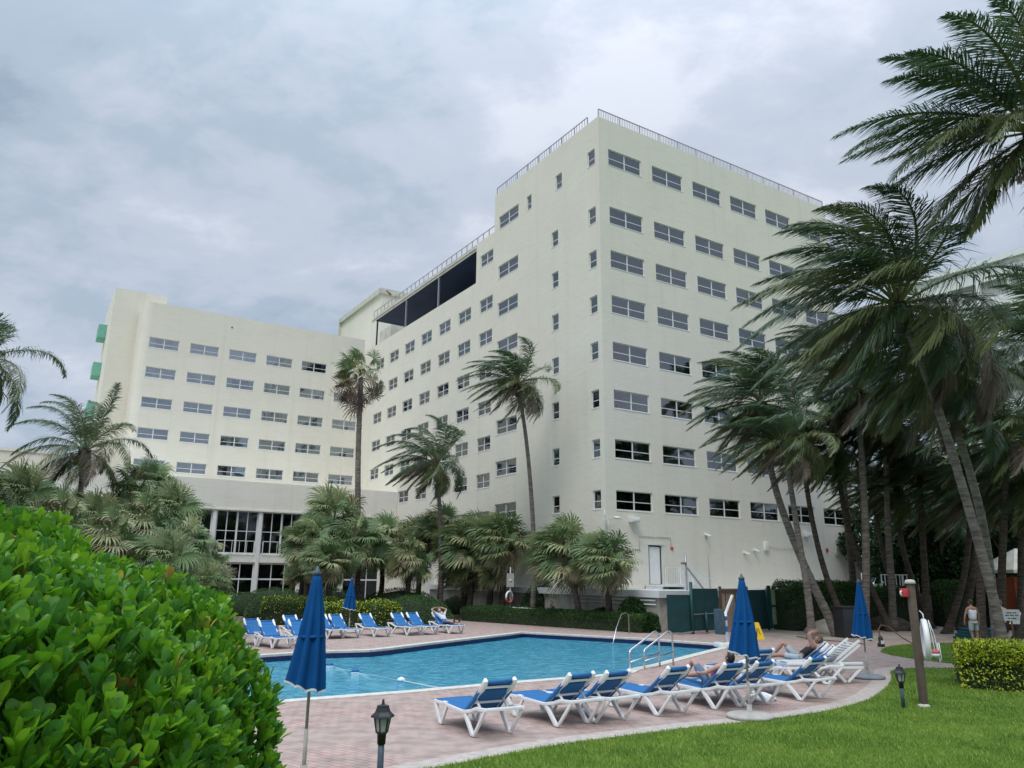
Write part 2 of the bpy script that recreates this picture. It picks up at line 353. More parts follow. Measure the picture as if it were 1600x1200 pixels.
# ---------------------------------------------------------------- ground, pool
def tri_fill(name, outer, hole, z, m, parent=None):
    bm = bmesh.new(); es = []
    for loop in ([outer] + ([hole] if hole else [])):
        vs = [bm.verts.new((p[0], p[1], z)) for p in loop]
        es += [bm.edges.new((vs[i], vs[(i + 1) % len(vs)])) for i in range(len(vs))]
    bmesh.ops.triangle_fill(bm, use_beauty=True, use_dissolve=False, edges=es)
    bmesh.ops.recalc_face_normals(bm, faces=bm.faces)
    if sum(f.normal.z for f in bm.faces) < 0: bmesh.ops.reverse_faces(bm, faces=bm.faces)
    me = bpy.data.meshes.new(name); bm.to_mesh(me); bm.free(); me.materials.append(m)
    o = bpy.data.objects.new(name, me); COL.objects.link(o)
    if parent: o.parent = parent
    return o
def smooth_loop(pts, n=4, closed=True):
    out = []; k = len(pts)
    for i in range(k if closed else k - 1):
        p0, p1, p2, p3 = (Vector(pts[j % k] if closed else pts[max(0, min(k - 1, j))]) for j in (i - 1, i, i + 1, i + 2))
        for t in range(n):
            u = t / n; out.append(.5 * ((2 * p1) + (p2 - p0) * u + (2 * p0 - 5 * p1 + 4 * p2 - p3) * u * u + (3 * p1 - p0 - 3 * p2 + p3) * u ** 3))
    if not closed: out.append(Vector(pts[-1]))
    return out
def inset(loop, d):
    k = len(loop); area = sum(loop[i][0] * loop[(i + 1) % k][1] - loop[(i + 1) % k][0] * loop[i][1] for i in range(k))
    sg = 1 if area > 0 else -1; out = []
    for i in range(k):
        a, b, c = Vector(loop[i - 1][:2]), Vector(loop[i][:2]), Vector(loop[(i + 1) % k][:2])
        d1 = (b - a).normalized(); d2 = (c - b).normalized(); n1 = Vector((-d1.y, d1.x)) * sg; n2 = Vector((-d2.y, d2.x)) * sg
        nn = (n1 + n2); nn = nn / max(.5, nn.length_squared / 2) if nn.length > 1e-6 else n1
        out.append(b + nn * d)
    return out
POOL = [(-8.2,13.6),(-4.43,16.0),(-2.12,17.47),(.21,19.19),(2.95,21.0),(3.35,21.55),(3.55,22.15),(4.4,23.35),(5.96,26.05),(8.45,30.2),(8.30,31.26),(5.49,33.83),(.5,37.05),(-.45,35.26),(-3.27,30.31),(-4.37,28.14),(-4.89,27.35),(-6.2,26.85),(-7.3,25.9),(-10.5,22.5),(-11,17.5)]
POOL = [Vector(p) for p in POOL]
PIN = inset(POOL, .32)
GCURVE = [(-35,6.5),(-12,7.4),(-6,8.2),(-3,9.3),(-.95,10.93),(-.17,11.63),(.68,12.36),(1.67,13.02),(3.18,13.95),(4.33,14.55),(5.97,15.65),(7.32,16.94),(8.27,18.25),(9.31,19.94),(10.06,21.39),(10.7,22.7),(11.76,23.5),(12.86,23.57),(18,23.7),(40,24.2)]
GC = smooth_loop(GCURVE, 5, False)
struct(tri_fill('ground', [(-600,-300),(600,-300),(600,900),(-600,900)], POOL, -.02, M['lawn']))
deck_outer = [tuple(p) for p in GC] + [(40,75),(-60,75),(-60,6.5)]
struct(tri_fill('pool_deck', deck_outer, POOL, -.012, M['paver']))
# kerb band of concrete along the lawn
def strip(name, line, w, z, m, h=0):
    mb = MB(); k = len(line)
    L_ = []; Rr = []
    for i in range(k):
        d = (Vector(line[min(i + 1, k - 1)]) - Vector(line[max(i - 1, 0)])).normalized(); n = Vector((-d.y, d.x))
        L_.append(Vector(line[i])); Rr.append(Vector(line[i]) + n * w)
    vs = [(p.x, p.y, z) for p in L_] + [(p.x, p.y, z) for p in Rr]
    mb.add(vs, [(i, i + 1, k + i + 1, k + i) for i in range(k - 1)])
    return mb.build(name, m)
struct(strip('kerb', GC[10:80], .42, -.008, M['kerb']))
LAWN2 = smooth_loop([(13.3,28.9),(12.95,27.3),(13.3,25.4),(14.2,24.7),(20,25),(30,26),(31,33),(22,33.2),(17.5,32.7),(15.0,31.3)], 4)
struct(tri_fill('lawn_island', LAWN2, None, -.003, M['lawn']))
SAND = smooth_loop([(11.9,34.7),(14,34.2),(19,35.2),(27,35.6),(40,36.5),(60,60),(30,62),(14,50),(11.5,41)], 4)
struct(tri_fill('sand_ground', SAND, None, -.007, M['sand']))
BED = smooth_loop([(-34,20),(-20,24),(-14,33),(-11.5,37),(-7.3,38.0),(-4.2,42),(-2.2,47.6),(1.8,43.3),(6.9,38.2),(7.2,40),(2,52),(-2,70),(-40,72)], 3)
struct(tri_fill('planting_bed', BED, None, -.006, M['soil']))

def build_pool():
    k = len(POOL); mb = MB()
    o = [(p.x, p.y, .012) for p in POOL]; i_ = [(p.x, p.y, .012) for p in PIN]; i2 = [(p.x, p.y, -.06) for p in PIN]; o2 = [(p.x, p.y, -.03) for p in POOL]
    fs = []
    for j in range(k):
        n = (j + 1) % k
        fs += [(j, n, k + n, k + j), (k + j, k + n, 2 * k + n, 2 * k + j), (3 * k + j, 3 * k + n, n, j)]
    mb.add(o + i_ + i2 + o2, fs); mb.build('pool_coping', M['coping'])['kind'] = 'structure'
    PT = inset(POOL, .36); mb = MB()
    mb.add([(p.x, p.y, -.055) for p in PT] + [(p.x, p.y, -1.5) for p in PT], [(j, (j + 1) % k, k + (j + 1) % k, k + j) for j in range(k)])
    mb.build('pool_tile_band', M['tile'])['kind'] = 'structure'
    struct(tri_fill('pool_floor', PT, None, -1.5, M['poolfloor']))
    w = tri_fill('water', PT, None, -.21, M['water']); struct(w)
build_pool()

# ---------------------------------------------------------------- buildings
AL = .5642; CX, CY = 5.1565, 41.86
def mix2(a, s, z=0): return Vector((CX + a * math.cos(AL) - s * math.sin(AL), CY + a * math.sin(AL) + s * math.cos(AL), z))
def wall(mb, org, u, nin, u0, u1, z0, z1, rects, depth=.15, mi=0):
    """sheet with real openings; u horizontal unit vector, nin inward normal; rects (ua,ub,za,zb)"""
    org, u, nin = Vector(org), Vector(u), Vector(nin)
    us = sorted({round(x, 4) for r in rects for x in r[:2]} | {u0, u1}); zs = sorted({round(x, 4) for r in rects for x in r[2:]} | {z0, z1})
    P = lambda a, z, d=0: org + u * a + Vector((0, 0, z)) + nin * d
    flip = u.cross(Vector((0, 0, 1))).dot(nin) > 0
    def q(*p): mb.add(p if not flip else p[::-1], [(0, 1, 2, 3)], mi)
    for i in range(len(us) - 1):
        for j in range(len(zs) - 1):
            ca, cz = (us[i] + us[i + 1]) / 2, (zs[j] + zs[j + 1]) / 2
            if any(r[0] < ca < r[1] and r[2] < cz < r[3] for r in rects): continue
            q(P(us[i], zs[j]), P(us[i + 1], zs[j]), P(us[i + 1], zs[j + 1]), P(us[i], zs[j + 1]))
    for a, b, c, d in rects:
        q(P(a, c), P(b, c), P(b, c, depth), P(a, c, depth)); q(P(a, d, depth), P(b, d, depth), P(b, d), P(a, d))
        q(P(a, c, depth), P(a, d, depth), P(a, d), P(a, c)); q(P(b, c), P(b, d), P(b, d, depth), P(b, c, depth))
WCACHE = {}
def window_meshes(w, h, cols, rail, curt):
    key = (w, h, cols, rail, curt)
    if key in WCACHE: return WCACHE[key]
    f = MB(); t = .05; y0, y1 = .07, .13
    f.box((0, y0, 0), (w, y1, t)); f.box((0, y0, h - t), (w, y1, h)); f.box((0, y0, t), (t, y1, h - t)); f.box((w - t, y0, t), (w, y1, h - t))
    for c in range(1, cols):
        x = w * c / cols; f.box((x - .035, y0 - .005, t), (x + .035, y1 - .002, h - t))
    xs = [t] + [w * c / cols + s for c in range(1, cols) for s in (-.035, .035)] + [w - t]
    for a, b in zip(xs[::2], xs[1::2]): f.box((a, y0 + .002, h * rail - .02), (b, y1 - .012, h * rail + .02))
    f.box((-.03, -.02, -.045), (w + .03, .065, -.003))
    g = MB(); g.box((t, .095, t), (w - t, .103, h - t))
    c_ = MB()
    def pleat(a, b, mi):
        n = max(4, int((b - a) / .045)); vs = []
        for i in range(n + 1):
            x = a + (b - a) * i / n; y = .185 + (.02 if i % 2 else -.02) + .015 * math.sin(i * 1.7); vs += [(x, y, -.1), (x, y, h + .1)]
        c_.add(vs, [(2 * i, 2 * i + 2, 2 * i + 3, 2 * i + 1) for i in range(n)], mi)
    sp = {'full': [(-.1, w + .1, 0)], 'left': [(-.1, w * .55, 0), (w * .55, w * .8, 2)], 'right': [(w * .35, w + .1, 0)], 'sheer': [(-.1, w * .3, 1), (w * .3, w * .72, 0), (w * .72, w + .1, 1)],
          'sides': [(-.1, w * .22, 1), (w * .8, w + .1, 0)], 'dark': [(-.1, w * .3, 2), (w * .75, w + .1, 2)]}[curt]
    for a, b, mi in sp: pleat(a, b, mi)
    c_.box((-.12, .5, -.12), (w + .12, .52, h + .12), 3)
    res = []
    for nm, mb_, ms in (('window', f, [M['frame']]), ('glass_pane', g, [M['glass']]), ('curtain', c_, [M['curt'], M['curtl'], M['curtd'], M['room']])):
        me = bpy.data.meshes.new(nm); me.from_pydata(mb_.v, [], mb_.f); me.polygons.foreach_set('material_index', mb_.m)
        for x in ms: me.materials.append(x)
        me.update(); res.append(me)
    WCACHE[key] = res; return res
def put_window(parent, pos, rz, w, h, cols, rail, curt):
    ms = window_meshes(w, h, cols, rail, curt); o = None
    for i, me in enumerate(ms):
        c = bpy.data.objects.new(('window', 'glass_pane', 'curtain')[i], me); COL.objects.link(c)
        if i == 0: c.parent = parent; c.location = pos; c.rotation_euler = (0, 0, rz); o = c
        else: c.parent = o
def rail_run(mb, p, q, h, step=.14, post=1.9, r=.012, lift=.04):
    p, q = Vector(p), Vector(q); L_ = (q - p).length; d = (q - p).normalized()
    mb.bar(p + Vector((0, 0, h)), q + Vector((0, 0, h)), .05, .045); mb.bar(p + Vector((0, 0, lift)), q + Vector((0, 0, lift)), .03, .03)
    n = max(1, round(L_ / post))
    for i in range(n + 1): a = p + d * (L_ * i / n); mb.bar(a, a + Vector((0, 0, h - .025)), .05, .05)
    n = int(L_ / step)
    for i in range(1, n): a = p + d * (L_ * i / n); mb.bar(a + Vector((0, 0, lift + .02)), a + Vector((0, 0, h - .02)), r * 2, r * 2)
ZR = lambda j: 28.15 if j == 1 else 7.15 + 2.85 * (8 - j)
def curt_up(): return rnd.choice(['full', 'full', 'sheer', 'left', 'right', 'sheer'])
def curt_lo(): return rnd.choice(['dark', 'dark', 'dark', 'sides'])

# --- tower
TW = thing('hotel_tower', 'tall cream hotel tower with rows of white framed windows and roof railing', 'building', mix2(0, 0), AL)
mb = MB(); TA, TS, TZ = 22.2, 12.27, 30.12
Fr = [(.75 + 3.6 * c, .75 + 3.6 * c + 2.66, ZR(j) - 1.08, ZR(j)) for j in range(1, 9) for c in range(6)]
door = (2.95, 3.98, 2.13, 4.25)
wall(mb, (0, 0, 0), (1, 0, 0), (0, 1, 0), 0, TA, 1.9, TZ, Fr + [door])
Sr = []; Sw = []
for j in range(1, 9):
    Sw.append((.40, 1.12, j, 1)); Sw.append(((3.82, 4.52, j, 1) if j == 1 else (4.27, 4.99, j, 1))); Sw.append((9.02, 11.65, j, 2))
Sw.append((7.38, 7.95, 1, 1))
Sr = [(a, b, ZR(j) - (1.0 if c == 2 else 1.04), ZR(j)) for a, b, j, c in Sw]
wall(mb, (0, 0, 0), (0, 1, 0), (1, 0, 0), 0, TS, 0, TZ, Sr)
mb.quad((0, TS, 23), (TA, TS, 23), (TA, TS, TZ), (0, TS, TZ)); mb.quad((TA, 0, 0), (TA, TS, 0), (TA, TS, TZ), (TA, 0, TZ))
mb.quad((.25, .25, 29.6), (TA, .25, 29.6), (TA, TS, 29.6), (.25, TS, 29.6)); mb.box((0.001, .001, TZ), (TA, .25, TZ + .03)); mb.box((0.001, .251, TZ), (.25, TS, TZ + .03))
mb.quad((0, .25, 29.6), (TA, .25, 29.6), (TA, .25, TZ), (0, .25, TZ)); mb.quad((.25, .25, 29.6), (.25, TS, 29.6), (.25, TS, TZ), (.25, .25, TZ))
mb.build('wall', M['stucco'], TW)
for i, r in enumerate(Fr):
    j = i // 6 + 1; put_window(TW, (r[0], 0, r[2]), 0, 2.66, 1.08, 2, .45, curt_up() if j < 6 else curt_lo())
for r, (a, b, j, c) in zip(Sr, Sw):
    put_window(TW, (0, r[1], r[2]), -PI / 2, round(r[1] - r[0], 3), round(r[3] - r[2], 3), c, .42 if c == 1 else .45, 'full' if j < 7 else 'left')
mb = MB(); rail_run(mb, (.12, .12, TZ + .03), (TA - .1, .12, TZ + .03), .62, post=1.75); rail_run(mb, (.12, 1.2, TZ + .03), (.12, TS - .1, TZ + .03), .62, post=1.4, step=.28); mb.build('roof_railing', M['railing'], TW)
mb = MB()
for a, s, w, d, h in ((14.6, 4.5, 1.5, 2, 2.2), (17.5, 5, 2.6, 3, 2.6), (20.2, 4, 1.6, 2, 1.9), (12.4, 4.4, 1.2, 1.4, 1.7)): mb.box((a, s, 29.6), (a + w, s + d, 29.6 + h + .5))
mb.build('roof_plant', M['conc'], TW)
mb = MB(); mb.box((3.08, .05, 2.15), (3.84, .10, 4.16)); mb.build('service_door', M['white'], TW); mb = MB(); mb.box((2.951, .101, 2.131), (3.979, .14, 4.249)); mb.build('door_gap_shade', M['black'], TW)  # black plate behind the door stands in for the shaded gap round it
mb = MB(); mb.box((2.86, -.05, 4.26), (4.15, .0, 4.36)); mb.box((2.86, -.03, 2.13), (2.94, .0, 4.25)); mb.box((3.99, -.03, 2.13), (4.07, 0, 4.25)); mb.build('door_surround', M['roofw'], TW)
# wall fittings
mb = MB(); mb.tube([(2.3, -.03, 3.9), (2.3, -.03, 4.72), (4.62, -.03, 4.72), (4.66, -.03, 4.3)], .018, 6); mb.tube([(7.55, -.03, 4.95), (7.62, -.03, 1.9)], .025, 6); mb.build('conduit', M['conc'], TW)
mb = MB(); mb.tube([(12.8, -.04, 4.45), (13.8, -.04, 4.35), (15, -.04, 4.38), (16, -.04, 4.42)], .012, 5); mb.build('cable', M['grey'], TW)
mb = MB(); mb.lathe([(.10, -.0), (.10, .05), (.05, .09)], n=14); o = mb.build('alarm_bell', M['red'], TW); o.location = (4.72, 0, 4.12); o.rotation_euler = (PI / 2, 0, 0)
for a, z, k in ((1.85, 5.55, 1), (7.45, 4.98, 0), (11.6, 4.2, 0), (16.7, 5.3, 1), (10.7, 4.02, 0)):
    mb = MB()
    if k: mb.box((a - .28, -.36, z - .12), (a + .24, -.0, z + .16)); mb.box((a - .22, -.44, z - .08), (a + .18, -.36, z + .08))
    else: mb.box((a - .1, -.12, z - .05), (a + .1, 0, z + .1)); mb.tube([(a, -.1, z), (a + .16, -.3, z - .1)], .06, 8)
    mb.build('wall_light', M['white'], TW, bevel=.02)
mb = MB(); mb.box((12.5, -.14, 4.2), (12.85, 0, 4.72)); mb.build('junction_box', M['white'], TW, bevel=.02)
mb = MB(); mb.box((19.55, -.12, 4.1), (19.95, 0, 4.6)); mb.build('meter_box', M['conc'], TW, bevel=.02)
mb = MB(); [mb.box((17.7, -.03, 4.0 + k * .1), (18.15, 0, 4.05 + k * .1)) for k in range(3)]; mb.build('vent_grille', M['steel'], TW)
mb = MB(); mb.box((18.62, -.08, 4.28), (18.8, 0, 4.5)); mb.build('fire_alarm', M['red'], TW)
mb = MB(); mb.tube([(-.06, .05, 5.5), (-.06, .05, 6.0)], .02, 6); mb.tube([(-.25, -.2, 5.55), (.45, -.3, 5.55)], .02, 6); mb.box((-.35, -.3, 5.42), (-.1, -.1, 5.6)); mb.tube([(.3, -.3, 5.62), (.62, -.5, 5.58)], .07, 8); mb.tube([(.12, -.02, 5.5), (.12, -.02, 3.6)], .012, 5)
mb.build('security_camera', M['white'], TW)

# --- middle wing
MW = thing('hotel_wing', 'long cream hotel wing with small square windows and navy roof terrace canopy', 'building', mix2(0, 0), AL)
mb = MB(); E0, E1 = TS + .002, 37.25; ZW = 24.05
Er = []
for r_ in range(7):
    for c in range(7): s1 = 14.27 + 3.3 * c; zt = 22.38 - 2.6 * r_; Er.append((s1 - 2.0, s1 - .02, zt - .98, zt))
Er = [(max(r[0], TS + .12), r[1], r[2], r[3]) for r in Er]
top = (TS + .14, 14.25, 25.05, 26.0)
wall(mb, (0, 0, 0), (0, 1, 0), (1, 0, 0), E0, E1, 0, ZW, Er)
wall(mb, (0, 0, 0), (0, 1, 0), (1, 0, 0), E0, 14.9, ZW, 27.25, [top])
mb.quad((0, 14.9, ZW), (8, 14.9, ZW), (8, 14.9, 27.25), (0, 14.9, 27.25))
mb.quad((.2, 14.9, ZW - .9), (12, 14.9, ZW - .9), (12, 48, ZW - .9), (.2, 48, ZW - .9)); mb.quad((0, 14.9, ZW), (.2, 14.9, ZW), (.2, E1, ZW), (0, E1, ZW)); mb.quad((.2, 14.9, ZW - .9), (.2, E1, ZW - .9), (.2, E1, ZW), (.2, 14.9, ZW))
mb.quad((12, TS, 0), (12, 48, 0), (12, 48, ZW), (12, TS, ZW))
mb.quad((0, TS, 27.2), (12, TS, 27.2), (12, 14.9, 27.2), (0, 14.9, 27.2))
mb.build('wall', M['stucco'], MW)
for r in Er + [top]: put_window(MW, (0, r[1], r[2]), -PI / 2, round(r[1] - r[0], 3), round(r[3] - r[2], 3), 2, .45, rnd.choice(['full', 'sheer', 'left', 'right', 'sides']))
mb = MB(); mb.box((.06, 14.95, 26.78), (9.0, 35.1, 26.83)); mb.box((5.5, 14.95, 23.2), (5.6, 30.0, 26.78)); mb.build('canopy_ceiling', M['navy'], MW)
mb = MB(); mb.box((0, 14.902, 26.70), (.058, 35.7, 26.86)); mb.box((0, 14.902, 26.90), (9.0, 35.3, 27.22)); mb.build('canopy_fascia', M['conc'], MW)
mb = MB(); mb.box((-.03, 14.9, 26.862), (.1, 35.6, 26.898)); mb.build('fascia_flashing', M['rust'], MW)
for s_ in (34.4, 27.7, 21.3): mb = MB(); mb.box((.02, s_ - .07, ZW), (.14, s_ + .07, 26.70)); mb.build('canopy_post', M['steel'] if s_ < 34 else M['black'], MW)
mb = MB(); rail_run(mb, (.12, 12.4, 27.22), (.12, 35.5, 27.22), .62, post=.85, step=9); mb.build('terrace_railing', M['railing'], MW)
mb = MB(); mb.box((2.8, 40.4, 23), (10, 52.6, 31.9)); mb.build('stair_block', M['stucco'], MW)
mb = MB(); mb.box((2.5, 40.2, 31.9), (10.2, 52.9, 32.5)); mb.box((2.5, 52.6, 23), (2.8, 52.9, 31.9)); mb.build('stair_block_roof', M['conc'], MW)
mb = MB(); mb.box((2.8, 37.4, 23), (8, 40.39, 27.6)); mb.box((1.6, 37.5, 23.8), (2.79, 38.9, 24.6)); mb.build('plant_room', M['conc'], MW)
mb = MB(); mb.tube([(2.6, 38.6, 31.6), (2.6, 37.6, 30.9)], .11, 8); mb.build('roof_vent_pipe', M['rust'], MW)

# --- left wing
LW = thing('hotel_wing', 'cream hotel wing with wide windows and blank taller left end behind the fan palms', 'building', mix2(0, 0), AL)
mb = MB(); WS, WA0, WZ = 37.25, -20.15, 25.35
Wr = []
for r_ in range(5):
    for c in range(6):
        if c == 5 and r_ == 0: continue
        a = -19.45 + 3.325 * c; zt = 22.23 - 2.63 * r_; Wr.append((a, a + 2.42, zt - .93, zt))
RC = .7
wall(mb, (0, WS, 0), (1, 0, 0), (0, 1, 0), WA0 + RC, 0, 0, WZ, Wr)
n = 8
for i in range(n):
    t0, t1 = PI / 2 * i / n, PI / 2 * (i + 1) / n
    P = lambda t, z: (WA0 + RC - RC * math.sin(t), WS + RC - RC * math.cos(t), z)
    mb.add([P(t1, 0), P(t0, 0), P(t0, WZ), P(t1, WZ)], [(0, 1, 2, 3)], 0, True)
mb.quad((WA0, 41.4, 0), (WA0, WS + RC, 0), (WA0, WS + RC, WZ), (WA0, 41.4, WZ))
mb.quad((WA0 + RC, WS, WZ), (0, WS, WZ), (0, WS + .25, WZ), (WA0 + RC, WS + .25, WZ)); mb.quad((WA0, WS + .7, WZ - .01), (0, WS + .25, WZ - .01), (0, 48, WZ - .8), (WA0, 48, WZ - .01))
mb.box((-22.26, 41.4, 0), (-17.97, 50, 27.45)); mb.quad((-22.2, 50.1, 0), (12, 50.1, 0), (12, 50.1, WZ - 1), (-22.2, 50.1, WZ - 1))
mb.build('wall', M['stucco'], LW)
for r in Wr: put_window(LW, (r[0], WS, r[2]), 0, 2.42, .93, 2, .42, rnd.choice(['sheer', 'left', 'sides', 'full', 'right', 'sheer']))
for z in (23.9, 20.2, 16.4): mb = MB(); mb.box((-22.95, 45.9, z), (-22.262, 48.0, z + 1.25)); mb.build('balcony', M['mint'], LW)
for a, z in ((-14.9, 8.4 + 1.3), (-12.8, 24.0), (-4.0, 9.1)): mb = MB(); mb.lathe([(.07, 0), (.07, .05)], n=10); o = mb.build('vent_cap', M['black'], LW); o.location = (a, WS, z + .3); o.rotation_euler = (PI / 2, 0, 0)
mb = MB(); mb.lathe([(.05, 0), (.22, .04), (.36, .12), (.40, .16)], n=18); o = mb.build('satellite_dish', M['black'], LW); o.location = (-12.9, WS - .3, 9.95); o.rotation_euler = (R(70), 0, R(60))

# --- lobby pavilion
LB = thing('lobby_pavilion', 'low cream lobby building with tall white mullioned windows behind the palms', 'building', mix2(0, 0), AL)
mb = MB(); LS = 27.85
lo = []; up = []
bays = [-7.95 - 3.35 * k for k in range(0, 7)] + [-4.6, -1.25]
for b in bays:
    lo.append((b - 3.2 + .3, b, .12, 3.25) if b > -1.3 and False else (b - 3.05, b - .02, .12, 3.28)); up.append((b - 3.05, b - .02, 3.98, 7.12))
lo = sorted(lo); up = sorted(up)
wall(mb, (0, LS, 0), (1, 0, 0), (0, 1, 0), -34, -.02, 0, 7.18, lo + up, depth=.25)
mb.box((-34, LS - .25, 7.19), (-.02, 37.2, 9.35)); mb.box((-34, LS - .30, 7.12), (-.01, LS - .251, 7.24))
mb.box((-34, LS - .14, 3.34), (-.02, LS - .001, 3.9)); mb.quad((-34, LS, 0), (-34, 37.2, 0), (-34, 37.2, 7.18), (-34, LS, 7.18))
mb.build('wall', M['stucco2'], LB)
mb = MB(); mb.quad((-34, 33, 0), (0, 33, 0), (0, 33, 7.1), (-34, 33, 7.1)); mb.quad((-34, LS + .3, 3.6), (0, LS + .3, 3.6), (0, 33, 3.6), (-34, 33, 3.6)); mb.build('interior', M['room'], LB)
for k, r in enumerate(lo + up):
    f = MB(); a, b, c, d = r; isup = k >= len(lo)
    y0, y1 = LS + .05, LS + .14
    f.box((a, y0, c), (b, y1, c + .07)); f.box((a, y0, d - .07), (b, y1, d)); f.box((a, y0, c + .07), (a + .07, y1, d - .07)); f.box((b - .07, y0, c + .07), (b, y1, d - .07))
    nn = 4 if isup else 3
    for i in range(1, nn):
        x = a + (b - a) * i / nn; w_ = .07 if (isup and i == 2) else .032; f.box((x - w_, y0 + .004, c + .07), (x + w_, y1 - .004, d - .07))
    for zz in ((c + 1.62, ) if isup else (c + 1.95,)): f.box((a + .07, y0 + .01, zz), (b - .07, y1 - .01, zz + (.05 if isup else .11)))
    o = f.build('window', M['frame'], LB)
    g = MB(); g.box((a + .07, LS + .09, c + .07), (b - .07, LS + .1, d - .07)); g.build('glass_pane', M['glassd'], o)
mb = MB()
for k in range(0, 7): rail_run(mb, (-7.95 - 3.35 * k - 2.9, LS - .2, 3.92), (-7.95 - 3.35 * k - .2, LS - .2, 3.92), .98, step=.5, post=1.35, r=.014)
mb.build('balcony_rail', M['white'], LB)
for k in range(0, 8):
    mb = MB(); mb.box((-7.97 - 3.35 * k, LS - .2, 0), (-7.97 - 3.35 * k + .26, LS - .141, 7.11)); mb.build('pilaster', M['white'], LB)

# --- terrace in front of the tower
TR = thing('raised_terrace', 'low cream terrace with white edge in front of the hotel tower', 'terrace', mix2(0, 0), AL)
def prism(mb, poly, z0, z1, mi=0):
    k = len(poly); mb.add([(p[0], p[1], z0) for p in poly] + [(p[0], p[1], z1) for p in poly], [tuple(range(k, 2 * k)), tuple(range(k - 1, -1, -1))] + [(i, (i + 1) % k, k + (i + 1) % k, k + i) for i in range(k)], mi)
Lp = [(-.45, -4.4), (24, -4.4), (24, -.01), (-.01, -.01), (-.01, 20), (-.45, 20)]
mb = MB(); prism(mb, Lp, 0, 1.55); mb.build('wall', M['conc2'], TR)
mb = MB(); prism(mb, [(-.65, -4.6), (24.2, -4.6), (24.2, -.01), (-.01, -.01), (-.01, 20.2), (-.65, 20.2)], 1.552, 1.88); mb.build('slab', M['roofw'], TR)
mb = MB(); mb.tube([(-.52, -4.2, 1.42), (-.52, 1.6, 1.42)], .05, 8); mb.tube([(-.5, -4.2, 1.22), (-.5, 2.5, 1.24)], .035, 8); mb.tube([(.1, -4.5, .1), (.1, -4.5, 1.5)], .04, 6); mb.build('pipe', M['white'], TR)

# stair with white railing at the service door
ST = thing('door_stairs', 'white steel stairs and handrails below the white service door', 'stairs', mix2(0, 0), AL)
mb = MB(); mb.box((2.6, -1.35, 2.02), (4.3, -.02, 2.12))
for k in range(2): mb.box((4.302 + .28 * k, -1.3, 1.885), (4.58 + .28 * k, -.05, 2.03 - .07 * k))
mb.box((2.62, -1.3, 1.885), (2.75, -.1, 2.02)); mb.build('steps', M['roofw'], ST)
mb = MB()
for y in (-.15, -1.3): rail_run(mb, (4.05, y, 2.1), (5.0, y, 2.1), .95, step=.12, post=1.0)
for y in (-.15, -1.3):
    for a, b in (((5.0, y, 3.05), (6.1, y, 2.5)), ((5.0, y, 2.2), (6.1, y, 1.95)), ((6.1, y, 2.5), (6.8, y, 2.5)), ((6.1, y, 2.5), (6.1, y, 1.88)), ((6.8, y, 2.5), (6.8, y, 2.1))): mb.bar(a, b, .04, .04)
    for k in range(1, 9): t = k / 9; mb.bar((5 + 1.1 * t, y, 2.2 - .25 * t), (5 + 1.1 * t, y, 3.05 - .55 * t), .022, .022)
mb.build('handrail', M['white'], ST)
PO = thing('steel_post', 'grey steel post with lamp in front of the white service door', 'post', mix2(2.2, -3.6, 1.885), AL)
mb = MB(); mb.tube([(0, 0, 0), (0, 0, 1.75)], .05, 10); mb.bar((.05, 0, 1.1), (1.2, 0, .02), .10, .06); mb.build('pole', M['steel'], PO); mb = MB(); mb.box((-.28, -.08, 1.25), (-.05, .08, 1.38)); mb.build('lamp_head', M['steel'], PO, bevel=.02)

# small prohibition plate
mb = MB(); pz = mix2(-.2, -3.24, 0)
SG = thing('wall_notice', 'small red and white notice on the wall above the green panel', 'sign', mix2(.75, -4.44, 1.15), AL)
mb = MB(); mb.box((-.25, -.02, -.1), (.35, 0, .28)); mb.build('plate', M['roofw'], SG); mb = MB(); mb.box((-.12, -.026, .08), (.2, -.0205, .12)); mb.box((-.09, -.026, .14), (.17, -.0205, .17)); mb.box((-.06, -.026, .02), (.1, -.0205, .05)); mb.build('red_mark', M['red'], SG)

# --- fence panels at deck edge
def panel_thing(name, label, cat, p, q, z0, z1, m, th=.06, group=None):
    p, q = Vector(p), Vector(q); d = q - p
    t = thing(name, label, cat, (p.x, p.y, 0), math.atan2(d.y, d.x), group); L_ = d.length
    mb = MB(); mb.box((0, 0, z0), (L_, th, z1)); mb.build('panel', m, t); return t, L_
g1 = gp(1045, 991); g2 = gp(1084, 990); g3 = gp(1125, 988)
t, L_ = panel_thing('fence_panel', 'shorter dark green fence panel at the left end by the terrace wall', 'fence panel', g1, g2, .06, 1.72, M['green'], group='dark green fence panels by the pool')
mb = MB(); mb.tube([(L_ * .93, -.07, 0), (L_ * .93, -.07, 2.3)], .075, 10); mb.build('post', M['gpost'], t); mb = MB(); mb.bar((.3, -.3, .02), (L_ * .9, -.1, .1), .08, .05); mb.build('brace', M['steel'], t)
t, L_ = panel_thing('fence_panel', 'tall dark green fence panel with horizontal bar beside the tan gate', 'fence panel', g2 + Vector((.05, .05, 0)), g3, .12, 2.0, M['green'], group='dark green fence panels by the pool')
mb = MB(); mb.tube([(L_ * .42, -.1, 0), (L_ * .42, -.1, .95)], .06, 10); mb.build('post', M['gpost'], t); mb = MB(); mb.bar((-.1, -.06, .85), (L_, -.06, .88), .03, .03); mb.bar((-.1, -.3, .12), (L_ * .45, -.2, .02), .07, .04); mb.build('bar', M['steel'], t)
g4 = gp(1128, 987); g5 = gp(1170, 986)
t, L_ = panel_thing('wooden_gate', 'tan boarded gate between green fence panels behind blue umbrella', 'gate', g4, g5, .05, 2.0, M['tan'])
